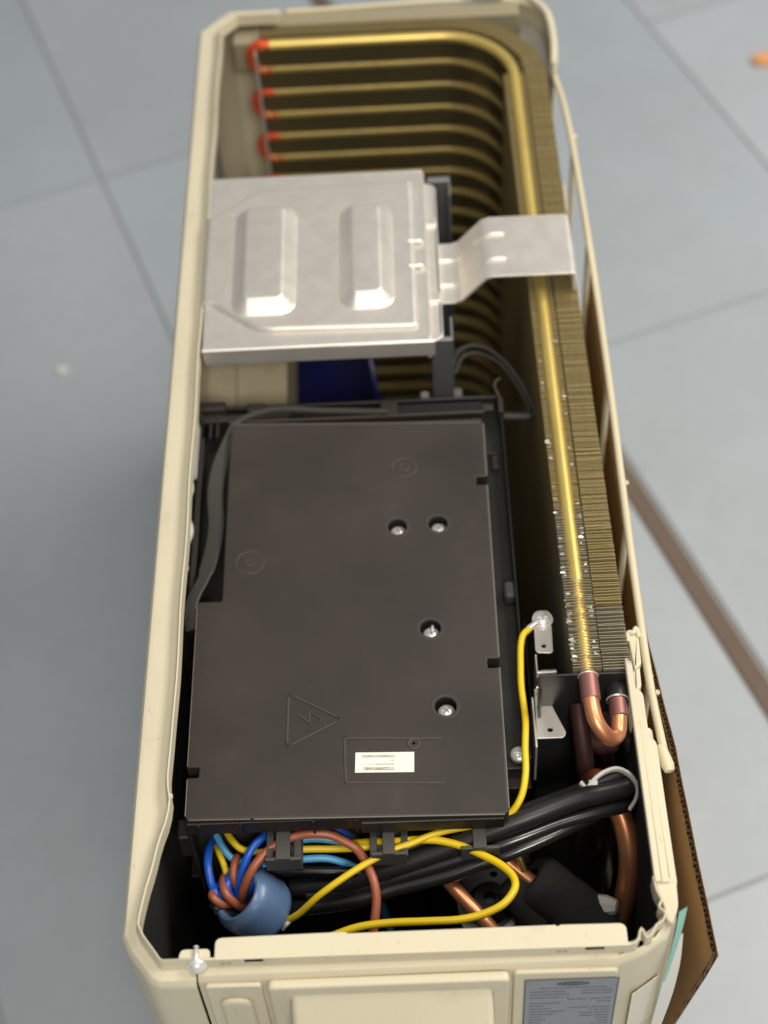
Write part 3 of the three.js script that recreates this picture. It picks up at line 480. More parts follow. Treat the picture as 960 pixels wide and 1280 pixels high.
/* ------------------------------------------------ control box */
const box = new THREE.Group(); box.name = 'control_box'; unit.add(box); box.userData.label = 'black plastic electrical control box with a flat cover';
{
  const wall = (x0, x1, y0, y1, z0, z1, r = 0.0008) => rbox(x0, x1, y0, y1, z0, z1, r);
  part('tray', [wall(-0.1395, 0.083, 0.408, 0.412, -0.452, -0.112), wall(-0.129, 0.066, 0.472, 0.4745, -0.26, -0.1125), wall(-0.14, -0.1375, 0.41, 0.4915, -0.452, -0.262), wall(0.082, 0.0838, 0.41, 0.491, -0.444, -0.145),
    wall(-0.14, 0.083, 0.41, 0.4905, -0.454, -0.4515), wall(-0.129, 0.066, 0.41, 0.474, -0.1145, -0.112), wall(0.0655, 0.083, 0.41, 0.479, -0.147, -0.1445),
    wall(0.0665, 0.083, 0.4745, 0.4775, -0.4515, -0.1445), wall(-0.138, -0.112, 0.468, 0.472, -0.4515, -0.262), wall(-0.131, -0.1285, 0.41, 0.49, -0.262, -0.102), wall(-0.139, -0.129, 0.41, 0.49, -0.2645, -0.2615)], M.blackShade, box);
  // far rail with slots, ledges and catches
  part('rail', [rbox(-0.139, 0.078, 0.486, 0.4905, -0.446, -0.4395, 0.0012), rbox(-0.118, 0.07, 0.4905, 0.4985, -0.4325, -0.430, 0.0008), rbox(-0.11, 0.068, 0.4895, 0.4945, -0.4285, -0.4215, 0.0015)], M.black, box);
  part('rail_pad', slab(rounded([[0.004, -0.4465], [0.068, -0.4465], [0.07, -0.4435], [0.07, -0.4375], [0.002, -0.4375]], 0.003), 0.4895, 0.4925, 0.0008), M.slotDark, box);
  part('rail_pad', slab(rounded([[-0.07, -0.4465], [-0.022, -0.4465], [-0.012, -0.4385], [-0.075, -0.4385]], 0.002), 0.4895, 0.4925, 0.0008), M.slotDark, box);
  part('catch', rbox(-0.006, 0.0065, 0.489, 0.4955, -0.447, -0.4335, 0.001), M.black, box);
  part('catch', rbox(-0.105, -0.092, 0.488, 0.4945, -0.4525, -0.445, 0.001), M.black, box);
  part('catch', [rbox(0.0692, 0.0788, 0.4775, 0.4815, -0.4065, -0.4045, 0.0006), rbox(0.0735, 0.0788, 0.4775, 0.482, -0.403, -0.3905, 0.001)], M.black, box);
  part('catch', [rbox(0.0745, 0.0825, 0.4785, 0.489, -0.285, -0.271, 0.003)], M.clip, box);
  part('corner_hook', [rbox(0.0805, 0.0845, 0.48, 0.4965, -0.4465, -0.432, 0.001), tube([[0.0825, 0.494, -0.446], [0.0805, 0.4965, -0.4505], [0.079, 0.497, -0.455], [0.0805, 0.4985, -0.4605], [0.0835, 0.4985, -0.462]], 0.0013, 20, 8)], M.black, box);
  part('wire_guide', [rbox(-0.1425, -0.121, 0.4885, 0.496, -0.4545, -0.4465, 0.0015), rbox(-0.1415, -0.1385, 0.47, 0.4945, -0.4465, -0.438, 0.001), rbox(-0.1325, -0.131, 0.472, 0.491, -0.4465, -0.424, 0.0004), rbox(-0.1275, -0.126, 0.472, 0.491, -0.4465, -0.424, 0.0004), rbox(-0.1375, -0.136, 0.47, 0.491, -0.424, -0.285, 0.0005), rbox(-0.1405, -0.129, 0.475, 0.4945, -0.2685, -0.259, 0.0015)], M.black, box);

  // cover
  const y0 = 0.4925, y1 = 0.505;
  const holes = [[0.0042, -0.3222, 0.0076], [0.0322, -0.3232, 0.0076], [0.024, -0.2365, 0.0079], [0.0315, -0.1765, 0.008], [0.0105, -0.1507, 0.0021]];
  const out = rounded([[-0.1145, -0.4228], [0.0685, -0.4145], [0.0681, -0.3638], [0.0605, -0.3638], [0.0605, -0.3568], [0.0680, -0.3568], [0.0675, -0.2115], [0.0597, -0.2115], [0.0597, -0.2045], [0.0674, -0.2045], [0.0668, -0.0995], [-0.1305, -0.1035], [-0.1308, -0.1325], [-0.1235, -0.1325], [-0.1235, -0.1395], [-0.1309, -0.1395], [-0.1312, -0.2655], [-0.1145, -0.2655]],
    [0.004, 0.002, 0, 0.0008, 0.0008, 0, 0, 0.0008, 0.0008, 0, 0.004, 0.003, 0, 0.0008, 0.0008, 0, 0.0015, 0.0015], 3);
  const cover = part('cover', slab(out, y0, y1, 0.0011, holes, 3), M.black, box, 'flat black cover with four screw holes');
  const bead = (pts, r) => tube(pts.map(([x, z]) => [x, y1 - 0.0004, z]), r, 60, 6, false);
  part('edge_highlight', [bead([[0.0683, -0.4135], [0.068, -0.3645]], 0.00055), bead([[0.0678, -0.356], [0.0673, -0.2122]], 0.00055), bead([[0.0672, -0.204], [0.0667, -0.103]], 0.00055), bead([[-0.1302, -0.131], [-0.1301, -0.106]], 0.0005), bead([[-0.1308, -0.262], [-0.1306, -0.1405]], 0.0004), bead([[-0.128, -0.1032], [-0.09, -0.1024]], 0.0004), bead([[-0.088, -0.1023], [0.064, -0.0993]], 0.00055), bead([[-0.11, -0.4228], [0.066, -0.4148]], 0.0004)], M.edgeHighlight, cover, 'paler bead along the cover edges, a painted highlight');  // thin pale strips paint the light caught by the cover edges
  // embossed ring rims, marks and frame
  const ringG = (x, z, r, t = 0.00045) => { const g = new THREE.TorusGeometry(r, t, 6, 36); g.rotateX(Math.PI / 2); g.scale(1, 0.5, 1); g.translate(x, y1, z); return g; };
  part('hole_rim', holes.slice(0, 4).map(([x, z, r]) => ringG(x, z, r + 0.0004)), M.clip, cover);
  part('mould_mark', [ringG(0.0102, -0.3752, 0.0085, 0.0007), ringG(0.0102, -0.3752, 0.0032, 0.0007), ringG(-0.0968, -0.2967, 0.0095, 0.0007), ringG(-0.0968, -0.2967, 0.0026, 0.0006), ringG(0.0105, -0.1507, 0.0034, 0.0009)], M.emboss, cover);
  const line = (a, b, w = 0.0011, h = 0.0006) => { const L = Math.hypot(b[0] - a[0], b[1] - a[1]), g = new RoundedBoxGeometry(L + w, h * 2, w, 2, h * 0.6); g.rotateY(-Math.atan2(b[1] - a[1], b[0] - a[0])); g.translate((a[0] + b[0]) / 2, y1, (a[1] + b[1]) / 2); return g; };
  const tri = rounded([[-0.0685, -0.1905], [-0.0345, -0.1702], [-0.0688, -0.1512]], 0.003, 5), tl = [];
  tri.forEach((p, i) => tl.push(line(p, tri[(i + 1) % tri.length], 0.0015, 0.0007)));
  part('warning_triangle', tl, M.emboss, cover, 'embossed high voltage triangle');
  part('lightning_bolt', [line([-0.0622, -0.1745], [-0.0548, -0.1685], 0.0013), line([-0.0548, -0.1685], [-0.0552, -0.1765], 0.0011), line([-0.0552, -0.1765], [-0.0468, -0.1705], 0.0009), line([-0.0468, -0.1705], [-0.0488, -0.1722], 0.0012), line([-0.0468, -0.1705], [-0.0482, -0.1695], 0.001)], M.emboss, cover);
  part('label_frame', [line([-0.0328, -0.1562], [-0.0321, -0.1247], 0.0015), line([-0.0328, -0.1562], [0.028, -0.1535], 0.0014), line([-0.0321, -0.1247], [0.028, -0.122], 0.0015)], M.emboss, cover);
  // small white sticker, lettering upside down to the viewer, square code left out
  const cv = document.createElement('canvas'); cv.width = 660; cv.height = 220; const c = cv.getContext('2d');
  c.fillStyle = '#f2f1e6'; c.fillRect(0, 0, 660, 220); c.translate(660, 220); c.rotate(Math.PI); c.fillStyle = '#26241f'; c.textAlign = 'left';
  c.font = 'bold 44px sans-serif'; c.fillText('17222000015682', 222, 56); c.font = '27px sans-serif'; c.fillText('HB:uPyPwKdPWC_V1.1.0', 222, 98); c.font = '24px sans-serif'; c.fillText('2012', 222, 138); c.font = 'bold 36px sans-serif'; c.fillText('ST193AP433112A0721', 222, 190, 410);
  const st = new THREE.CanvasTexture(cv); st.colorSpace = THREE.SRGBColorSpace;
  const sg = new THREE.PlaneGeometry(0.0365, 0.0142); sg.rotateX(-Math.PI / 2); sg.rotateY(-0.03); sg.translate(-0.0079, y1 + 0.0003, -0.1378);
  part('sticker', sg, S({ map: st, roughness: 0.5 }), cover, 'small white sticker with printed numbers', true);
  // skirt of the near edge with little ribs
  const ribs = []; for (const x of [-0.122, -0.0965, -0.052, -0.026]) ribs.push(rbox(x - 0.0006, x + 0.0006, 0.4885, 0.5035, -0.1015, -0.0992, 0.0003, 1));
  part('skirt', [rbox(-0.1298, 0.0662, 0.4885, 0.5015, -0.1045, -0.1015, 0.0008), rbox(0.0652, 0.0665, 0.4835, 0.5015, -0.2, -0.1015, 0.0006), ...ribs, rbox(-0.0235, 0.064, 0.4885, 0.5005, -0.1015, -0.0985, 0.001)], M.blackShade, cover);
  // screws down in the four wells
  const head = () => [lathe([[0, 0.003], [0.0028, 0.0028], [0.005, 0.0015], [0.0058, 0], [0.0058, -0.012], [0, -0.012]], [0, 0, 0], [0, 1, 0], 24)];
  holes.slice(0, 4).forEach(([x, z, r], i) => {
    part('well', lathe([[r - 0.0002, 0.005], [r - 0.0004, -0.016], [0, -0.016]], [x, 0.4992, z], [0, 1, 0], 28), M.blackShade, box);
    const g = merge(head()); g.rotateY(i * 0.7); g.translate(x + 0.0004, 0.4972, z - 0.0002);
    const scr = part('cover_screw', g, M.steel, box); const cr = merge([rbox(-0.0027, 0.0027, 0.0024, 0.0031, -0.0005, 0.0005, 0.0002, 1), rbox(-0.0005, 0.0005, 0.0024, 0.0031, -0.0027, 0.0027, 0.0002, 1)]); cr.rotateY(i * 0.7 + 0.3); cr.translate(x + 0.0004, 0.4972, z - 0.0002); part('cross_slot', cr, M.darkZinc, scr);
  });
  part('screw_chip', rbox(0.0245, 0.0262, 0.499, 0.5002, -0.2425, -0.235, 0.0003, 1), M.white, box);
  // flat ribbon cable down the left side and along the far rail
  const rc = new THREE.CatmullRomCurve3([[0.0, 0.4995, -0.4335], [-0.045, 0.5, -0.4365], [-0.082, 0.5005, -0.4395], [-0.0985, 0.5, -0.436], [-0.1115, 0.4995, -0.428], [-0.1175, 0.498, -0.412], [-0.1245, 0.497, -0.37], [-0.1225, 0.497, -0.335], [-0.1245, 0.497, -0.312], [-0.129, 0.4975, -0.29], [-0.1345, 0.498, -0.275], [-0.1372, 0.4955, -0.263], [-0.1365, 0.488, -0.255]].map(V));
  const wid = (t) => t < 0.38 ? 0.0022 : t < 0.52 ? 0.0022 + (t - 0.38) / 0.14 * 0.0032 : t < 0.85 ? 0.0054 : 0.0042;
  const pos = [], idx = [], N = 110;
  for (let i = 0; i <= N; i++) {
    const t = i / N, p = rc.getPointAt(t), d = rc.getTangentAt(t), n = new THREE.Vector3(-d.z, 0, d.x).normalize(), w = wid(t), tw = Math.sin(t * 5) * 0.3;
    for (const [a, b] of [[-1, -0.0007], [-1, 0.0007], [-0.85, 0.0012], [0.85, 0.0012], [1, 0.0007], [1, -0.0007]]) pos.push(p.x + n.x * a * w, p.y + b + a * w * tw * 0.6, p.z + n.z * a * w);
  }
  for (let i = 0; i < N; i++) for (let j = 0; j < 6; j++) { const a = i * 6 + j, b = i * 6 + (j + 1) % 6; idx.push(a, a + 6, b, b, a + 6, b + 6); }
  const g = new THREE.BufferGeometry(); g.setAttribute('position', new THREE.Float32BufferAttribute(pos, 3)); g.setAttribute('uv', new THREE.Float32BufferAttribute(new Float32Array(pos.length / 3 * 2), 2)); g.setIndex(idx); g.computeVertexNormals();
  part('ribbon_cable', toCreasedNormals(g, 0.7), M.ribbon, box, 'flat grey cable along the left edge');
  part('white_plug', rbox(-0.1, -0.0955, 0.4955, 0.4985, -0.4265, -0.424, 0.0008), M.white, box);
  // wire clips under the near edge
  function clip(xc, barW, baseW, z0, z1, y, arms) {
    const list = [rbox(xc - barW / 2, xc + barW / 2, y - 0.002, y, z0, z1, 0.0006), rbox(xc - baseW / 2, xc + baseW / 2, y - 0.014, y - 0.0015, z1 - 0.0025, z1, 0.0008), rbox(xc - barW / 2, xc + barW / 2, y - 0.026, y - 0.003, z0, z0 + 0.003, 0.0006), rbox(xc - baseW / 2, xc + baseW / 2, y - 0.0155, y - 0.013, z0, z1, 0.0006)];
    for (const a of arms) list.push(rbox(xc + a - 0.0022, xc + a + 0.0022, y - 0.007, y - 0.005, z0, z1 - 0.001, 0.0006));
    part('wire_clip', list, M.clip, box);
  }
  clip(-0.0718, 0.0088, 0.0225, -0.1125, -0.0835, 0.488, [-0.0085, 0.0085]);
  clip(-0.0072, 0.0075, 0.0215, -0.1125, -0.0845, 0.488, [-0.0095, 0.0095]);
  clip(0.0483, 0.0082, 0.0235, -0.1125, -0.0862, 0.488, []);
  part('box_foot', [rbox(-0.139, -0.129, 0.455, 0.48, -0.118, -0.104, 0.002)], M.blackShade, box);
}
/* small steel brackets on the right of the box */
{
  const ga = part('earth_bracket', [slab(rounded([[0.0918, -0.2475], [0.1035, -0.2475], [0.1025, -0.2135], [0.091, -0.2145]], [0.005, 0.005, 0.003, 0.003], 6), 0.5035, 0.5048, 0.0004, [[0.0968, -0.2195, 0.0021]]), rbox(0.0905, 0.0918, 0.46, 0.504, -0.214, -0.196, 0.0005, 1)], M.zinc, unit, 'small galvanised tab with the earth screw');
  part('earth_screw', [lathe([[0, 0.0035], [0.003, 0.0034], [0.0052, 0.0022], [0.0056, 0.0004], [0.0056, -0.0006]], [0.0975, 0.5055, -0.2395], [0, 1, 0.05], 24), rbox(0.0942, 0.1008, 0.5083, 0.5093, -0.2401, -0.2389, 0.0002, 1), rbox(0.0969, 0.0981, 0.5083, 0.5093, -0.2428, -0.2362, 0.0002, 1)], M.steel, ga);
  part('ring_terminal', [tube([[0.0945, 0.5062, -0.2375], [0.0905, 0.5062, -0.2345], [0.0875, 0.506, -0.2322]], 0.0022, 10, 10), lathe([[0.003, 0], [0.0068, 0.0001], [0.0068, 0.001], [0.003, 0.001]], [0.0975, 0.5049, -0.2395], [0, 1, 0], 20)], M.steel, ga);
  part('triangle_bracket', [slab(rounded([[0.0885, -0.1905], [0.0945, -0.1895], [0.1062, -0.157], [0.1045, -0.1535], [0.0875, -0.1535]], [0.001, 0.002, 0.003, 0.002, 0.0005]), 0.4985, 0.5, 0.0004, [[0.0963, -0.1597, 0.0023]]), rbox(0.0862, 0.0876, 0.458, 0.5, -0.184, -0.1475, 0.0004, 1)], M.zinc, unit, 'triangular galvanised tab with one hole');
  for (const [x, y, z, L] of [[0.0905, 0.512, -0.194, 0.012], [0.0895, 0.507, -0.186, 0.014]]) { const t = [tube([[x, y, z], [x + L, y + 0.0005, z]], 0.0015, 4, 8)]; for (let k = 0; k < 7; k++) { const r = new THREE.TorusGeometry(0.0017, 0.0004, 5, 10); r.rotateY(Math.PI / 2); r.translate(x + 0.003 + k * 0.0014, y + 0.0003, z); t.push(r); } part('screw_tip', t, M.steel, unit); }
  part('tray_screw', [lathe([[0, 0.003], [0.0035, 0.0027], [0.0052, 0.0012], [0.0055, -0.0012]], [0.0765, 0.481, -0.1535], [0, 1, 0.1], 22), rbox(0.0733, 0.0797, 0.4836, 0.4844, -0.1539, -0.1531, 0.0002, 1), rbox(0.0761, 0.0769, 0.4836, 0.4844, -0.1567, -0.1503, 0.0002, 1)], M.steel, unit);
  part('tray_lip', rbox(0.064, 0.0835, 0.4655, 0.4672, -0.15, -0.137, 0.0005), M.blackShade, unit);
}

/* ------------------------------------------------ wires, cables, pipes of the near chamber */
{
  const w = (name, pts, r, mat, label, seg = 90) => part(name, tube(pts, r, seg, 14), mat, unit, label);
  w('wire', [[0.0885, 0.506, -0.2325], [0.0842, 0.5055, -0.2285], [0.0822, 0.5045, -0.222], [0.0808, 0.504, -0.205], [0.0802, 0.5035, -0.19], [0.081, 0.5035, -0.165], [0.0795, 0.503, -0.146], [0.0785, 0.501, -0.128], [0.0745, 0.4965, -0.114], [0.066, 0.489, -0.1065], [0.044, 0.4845, -0.103], [0.024, 0.484, -0.0995], [0.005, 0.4825, -0.093], [-0.0025, 0.4815, -0.091], [-0.023, 0.479, -0.082], [-0.05, 0.47, -0.068], [-0.064, 0.458, -0.0615], [-0.072, 0.45, -0.0608]], 0.0022, M.yellow, 'yellow earth wire running from the tab to the blue core', 200);
  w('wire', [[-0.034, 0.465, -0.104], [-0.02, 0.472, -0.101], [-0.004, 0.4785, -0.0975], [0.01, 0.481, -0.0965], [0.022, 0.4815, -0.0955], [0.036, 0.4815, -0.0915], [0.0487, 0.4815, -0.085], [0.061, 0.4845, -0.0755], [0.0672, 0.487, -0.0665], [0.0675, 0.489, -0.0585], [0.0605, 0.49, -0.0485], [0.049, 0.49, -0.0425], [0.034, 0.49, -0.0392], [0.015, 0.4885, -0.0395], [-0.008, 0.486, -0.0405], [-0.026, 0.484, -0.0395], [-0.04, 0.481, -0.0365], [-0.05, 0.476, -0.034]], 0.00245, M.yellow, 'yellow wire bent into a wide loop', 160);
  w('wire', [[-0.1015, 0.444, -0.076], [-0.098, 0.462, -0.077], [-0.0925, 0.474, -0.083], [-0.084, 0.4795, -0.0915], [-0.0735, 0.481, -0.0985], [-0.064, 0.4825, -0.1015], [-0.0545, 0.4835, -0.102], [-0.044, 0.4825, -0.1015], [-0.0345, 0.4785, -0.0985], [-0.027, 0.475, -0.0945], [-0.0212, 0.4745, -0.0845], [-0.0172, 0.4725, -0.074], [-0.016, 0.468, -0.064], [-0.018, 0.461, -0.051], [-0.021, 0.445, -0.04]], 0.00285, M.brown, 'brown wire arching over the clip', 140);
  w('wire', [[-0.104, 0.45, -0.078], [-0.099, 0.468, -0.086], [-0.0925, 0.477, -0.096], [-0.085, 0.477, -0.105], [-0.08, 0.465, -0.115]], 0.0026, M.blue, 'bright blue wire rising out of the core');
  w('wire', [[-0.1155, 0.452, -0.076], [-0.1185, 0.462, -0.082], [-0.1205, 0.466, -0.092], [-0.1205, 0.464, -0.105], [-0.118, 0.455, -0.118]], 0.0026, M.blue, 'dark blue wire at the left');
  w('wire', [[-0.106, 0.444, -0.078], [-0.112, 0.455, -0.075], [-0.1165, 0.459, -0.078], [-0.114, 0.452, -0.086]], 0.0026, M.blue);
  w('wire', [[-0.1, 0.446, -0.08], [-0.093, 0.461, -0.081], [-0.0895, 0.464, -0.088], [-0.09, 0.458, -0.1]], 0.0027, M.blue);
  w('wire', [[-0.104, 0.446, -0.075], [-0.1125, 0.458, -0.07], [-0.1175, 0.461, -0.0735], [-0.117, 0.45, -0.085]], 0.0026, M.brown, 'brown wire loop at the left of the core');
  w('wire', [[-0.102, 0.446, -0.08], [-0.1045, 0.464, -0.085], [-0.1035, 0.466, -0.094], [-0.102, 0.455, -0.105]], 0.0026, M.brown);
  w('wire', [[-0.099, 0.446, -0.081], [-0.0925, 0.462, -0.086], [-0.0905, 0.462, -0.094], [-0.092, 0.45, -0.105]], 0.0025, M.brown);
  w('wire', [[-0.106, 0.443, -0.074], [-0.115, 0.455, -0.068], [-0.118, 0.455, -0.072]], 0.0026, M.rubber);
  w('wire', [[-0.118, 0.455, -0.112], [-0.1145, 0.46, -0.103], [-0.111, 0.458, -0.094], [-0.109, 0.45, -0.085]], 0.0021, M.yellow, 'yellow wire behind the core');
  w('wire', [[-0.111, 0.47, -0.116], [-0.1055, 0.472, -0.106], [-0.099, 0.4705, -0.1], [-0.089, 0.47, -0.098], [-0.075, 0.4695, -0.098]], 0.0022, M.yellow);
  w('wire', [[-0.116, 0.468, -0.112], [-0.1115, 0.4655, -0.104], [-0.106, 0.463, -0.098], [-0.096, 0.461, -0.0945], [-0.084, 0.46, -0.093]], 0.0023, M.lightBlue);
  w('wire', [[-0.08, 0.470, -0.102], [-0.066, 0.472, -0.1035], [-0.055, 0.4725, -0.1045], [-0.043, 0.4715, -0.1035], [-0.033, 0.469, -0.1025]], 0.0024, M.lightBlue, 'light blue wire through the first clip');
  w('wire', [[-0.08, 0.4685, -0.0985], [-0.06, 0.4695, -0.099], [-0.042, 0.4695, -0.0985], [-0.028, 0.4705, -0.098], [-0.008, 0.469, -0.1]], 0.0023, M.yellow, 'yellow wire through the first clip');
  w('wire', [[-0.08, 0.463, -0.094], [-0.06, 0.465, -0.0945], [-0.046, 0.4645, -0.0945], [-0.036, 0.461, -0.093], [-0.028, 0.455, -0.092]], 0.0024, M.lightBlue, 'light blue wire curving down past the first clip');
  w('wire', [[-0.047, 0.476, -0.112], [-0.041, 0.474, -0.1105], [-0.033, 0.467, -0.107], [-0.0265, 0.457, -0.103], [-0.02, 0.435, -0.096], [-0.015, 0.40, -0.082]], 0.0026, M.blue, 'blue wire beside the brown arch');
  w('wire', [[-0.04, 0.473, -0.113], [-0.0315, 0.467, -0.1095], [-0.0245, 0.458, -0.105], [-0.014, 0.43, -0.096], [-0.006, 0.39, -0.084]], 0.0022, M.rubber);
  w('wire', [[-0.019, 0.44, -0.093], [-0.0145, 0.415, -0.086], [-0.0095, 0.385, -0.077]], 0.0024, M.lightBlue);
  w('wire', [[0.036, 0.482, -0.106], [0.03, 0.478, -0.104], [0.012, 0.472, -0.099], [-0.008, 0.468, -0.094]], 0.0019, M.clip);
  w('wire', [[-0.1, 0.44, -0.072], [-0.1065, 0.455, -0.0745], [-0.1085, 0.461, -0.081], [-0.106, 0.458, -0.092], [-0.104, 0.45, -0.1]], 0.0026, M.blue);
  w('wire', [[-0.098, 0.442, -0.072], [-0.1035, 0.456, -0.0705], [-0.1095, 0.462, -0.0755], [-0.1115, 0.46, -0.084], [-0.112, 0.45, -0.093]], 0.0026, M.brown);
  w('wire', [[-0.1, 0.442, -0.07], [-0.11, 0.452, -0.0655], [-0.1165, 0.454, -0.067]], 0.0022, M.rubber);
  w('wire', [[-0.052, 0.462, -0.107], [-0.038, 0.463, -0.1075], [-0.025, 0.458, -0.106], [-0.012, 0.45, -0.104]], 0.0022, M.rubber);
  w('wire', [[0.0, 0.471, -0.1045], [0.016, 0.474, -0.103], [0.03, 0.477, -0.1045], [0.045, 0.48, -0.108]], 0.0018, M.brass, 'thin tan wire behind the clip');
  // black cables bound together
  w('cable', [[0.152, 0.40, -0.215], [0.1515, 0.43, -0.19], [0.151, 0.462, -0.158], [0.149, 0.477, -0.137], [0.144, 0.484, -0.1265], [0.13, 0.487, -0.1215], [0.109, 0.490, -0.1155], [0.079, 0.488, -0.1055], [0.049, 0.480, -0.0985], [0.019, 0.470, -0.0925], [-0.011, 0.460, -0.0875], [-0.034, 0.450, -0.0855], [-0.07, 0.44, -0.088]], 0.0064, M.rubber, 'thick black cable on top of the bundle', 160);
  w('cable', [[0.1545, 0.40, -0.2], [0.153, 0.44, -0.165], [0.1495, 0.468, -0.135], [0.142, 0.475, -0.119], [0.125, 0.479, -0.1125], [0.1, 0.479, -0.106], [0.07, 0.476, -0.0965], [0.04, 0.468, -0.0905], [0.01, 0.46, -0.0855], [-0.02, 0.45, -0.082], [-0.06, 0.44, -0.082]], 0.0046, M.gloss, 'shiny black cable of the bundle', 140);
  w('cable', [[0.147, 0.462, -0.133], [0.13, 0.473, -0.118], [0.105, 0.475, -0.1045], [0.076, 0.471, -0.0935], [0.05, 0.464, -0.0872], [0.02, 0.456, -0.0835], [-0.01, 0.446, -0.079]], 0.0042, M.gloss, 'shiny black cable at the front of the bundle', 140);
  w('cable', [[0.138, 0.485, -0.134], [0.11, 0.484, -0.123], [0.08, 0.482, -0.113], [0.055, 0.477, -0.106], [0.025, 0.468, -0.0995], [0.002, 0.459, -0.095], [-0.02, 0.45, -0.093]], 0.0055, M.rubber, 'black cable behind the bundle', 120);
  w('cable', [[0.143, 0.38, -0.2], [0.1462, 0.43, -0.175], [0.1465, 0.46, -0.15], [0.141, 0.476, -0.134]], 0.0052, M.gloss, 'shiny black cable rising at the right wall');
  w('cable', [[0.062, 0.467, -0.0915], [0.03, 0.459, -0.0835], [-0.005, 0.4515, -0.0785], [-0.03, 0.447, -0.074], [-0.055, 0.438, -0.0755], [-0.09, 0.425, -0.08]], 0.005, M.gloss);
  { // black lead with white print
    const cv = document.createElement('canvas'); cv.width = 1024; cv.height = 64; const c = cv.getContext('2d');
    c.fillStyle = '#0b0b0b'; c.fillRect(0, 0, 1024, 64); c.fillStyle = '#b9b9b4'; c.font = 'bold 30px sans-serif'; c.fillText('LINE  H07RN-F', 330, 30, 330);
    const t = new THREE.CanvasTexture(cv); t.colorSpace = THREE.SRGBColorSpace; t.wrapS = t.wrapT = THREE.RepeatWrapping; t.offset.set(0, 0.12);
    part('cable', tube([[-0.10, 0.455, -0.094], [-0.08, 0.459, -0.0905], [-0.06, 0.4605, -0.0885], [-0.04, 0.460, -0.0875], [-0.02, 0.456, -0.088]], 0.0036, 60, 16), S({ map: t, roughness: 0.35 }), unit, 'black cable with white printed letters', true);
  }
  const tieP = [[0.1128, 0.492, -0.1262], [0.1162, 0.4912, -0.1222], [0.1185, 0.4925, -0.1245], [0.1215, 0.4932, -0.1275], [0.128, 0.4945, -0.1315], [0.136, 0.4942, -0.1335], [0.143, 0.493, -0.130], [0.1474, 0.4915, -0.1225], [0.1458, 0.4885, -0.115], [0.142, 0.484, -0.111]];
  part('cable_tie', [tube(tieP, 0.0013, 60, 8), tube(tieP.map((q) => [q[0] - 0.0002, q[1] - 0.0019, q[2]]), 0.0012, 60, 8), rbox(0.1175, 0.123, 0.4895, 0.4935, -0.127, -0.1225, 0.0008)], M.white, unit, 'white cable tie round the cable bundle');
  // blue sleeved ring core
  const ax = [-0.60, 0.79, -0.08], ctr = [-0.0925, 0.452, -0.0715];
  part('ring_core', lathe([[0.0138, -0.014], [0.0142, 0.0135], [0.0152, 0.0156], [0.0168, 0.0156], [0.0197, 0.0128], [0.0212, 0.0085], [0.0214, -0.008], [0.0198, -0.0125], [0.0165, -0.015], [0.0138, -0.0155], [0.0125, -0.014]], ctr, ax, 56), M.sleeve, unit, 'blue sleeved ring core with wires threaded through it');
  part('core_tie', tube([[-0.075, 0.447, -0.057], [-0.0715, 0.4515, -0.0585], [-0.069, 0.449, -0.0625], [-0.0725, 0.445, -0.0635]], 0.0014, 16, 8), M.white, unit);
  // copper pipes
  w('pipe', [[0.121, 0.46, -0.145], [0.13, 0.463, -0.135], [0.138, 0.46, -0.1225], [0.1425, 0.45, -0.1085], [0.1435, 0.436, -0.0965], [0.1405, 0.41, -0.0845], [0.1345, 0.37, -0.078], [0.13, 0.33, -0.08]], 0.0071, M.copper, 'thick copper pipe bending down at the right', 80);
  w('pipe', [[0.003, 0.45, -0.118], [0.019, 0.445, -0.099], [0.034, 0.441, -0.080], [0.047, 0.436, -0.066], [0.056, 0.43, -0.057]], 0.0046, M.copper, 'copper pipe sloping down behind the yellow loop', 30);
  w('pipe', [[0.047, 0.452, -0.114], [0.0645, 0.442, -0.1005], [0.086, 0.43, -0.086]], 0.0046, M.copper, 'copper pipe running into the foam sleeve', 30);
  w('pipe', [[0.1155, 0.50, -0.178], [0.1165, 0.49, -0.165], [0.119, 0.47, -0.15], [0.12, 0.44, -0.145], [0.119, 0.36, -0.15]], 0.0058, M.copperDark, 'dark brown copper pipe below the hairpin bend', 50);
  w('pipe', [[0.133, 0.49, -0.178], [0.134, 0.475, -0.165], [0.134, 0.44, -0.16], [0.134, 0.36, -0.162]], 0.005, M.copperDark, undefined, 50);
  part('pipe_elbow', lathe([[0, 0.007], [0.004, 0.0062], [0.0066, 0.003], [0.0072, -0.002], [0.007, -0.01]], [0.1245, 0.474, -0.1375], [0.2, 0.8, 0.4], 20), M.copperRed, unit, 'reddish copper pipe end under the white tie');
  w('capillary', [[0.069, 0.452, -0.1065], [0.0735, 0.447, -0.1], [0.0765, 0.44, -0.0935]], 0.0024, M.brass, 'short brass capillary', 20);
  const a = V([0.0805, 0.436, -0.092]), b = V([0.127, 0.402, -0.0665]), d = b.clone().sub(a), L = d.length();
  const foamG = (() => { const pr = []; const n = 26; pr.push([0.0062, 0.001]); for (let i = 0; i <= n; i++) { const t = i / n, e = Math.min(1, Math.min(t, 1 - t) * 9); pr.push([0.0128 + 0.0046 * Math.sqrt(e) + 0.00022 * Math.sin(t * 13) + 0.00012 * Math.sin(t * 29), t * L]); } pr.push([0.004, L]); return lathe(pr, [a.x, a.y, a.z], [d.x, d.y, d.z], 40); })();
  part('foam_sleeve', foamG, M.foam, unit, 'black foam sleeve round a pipe');
  part('foam_sleeve', lathe([[0, 0.012], [0.009, 0.011], [0.0115, 0.006], [0.0115, -0.02], [0, -0.02]], [0.0735, 0.425, -0.083], [-0.5, 0.55, -0.45], 28), M.foam, unit, 'short black foam sleeve beside the long one');
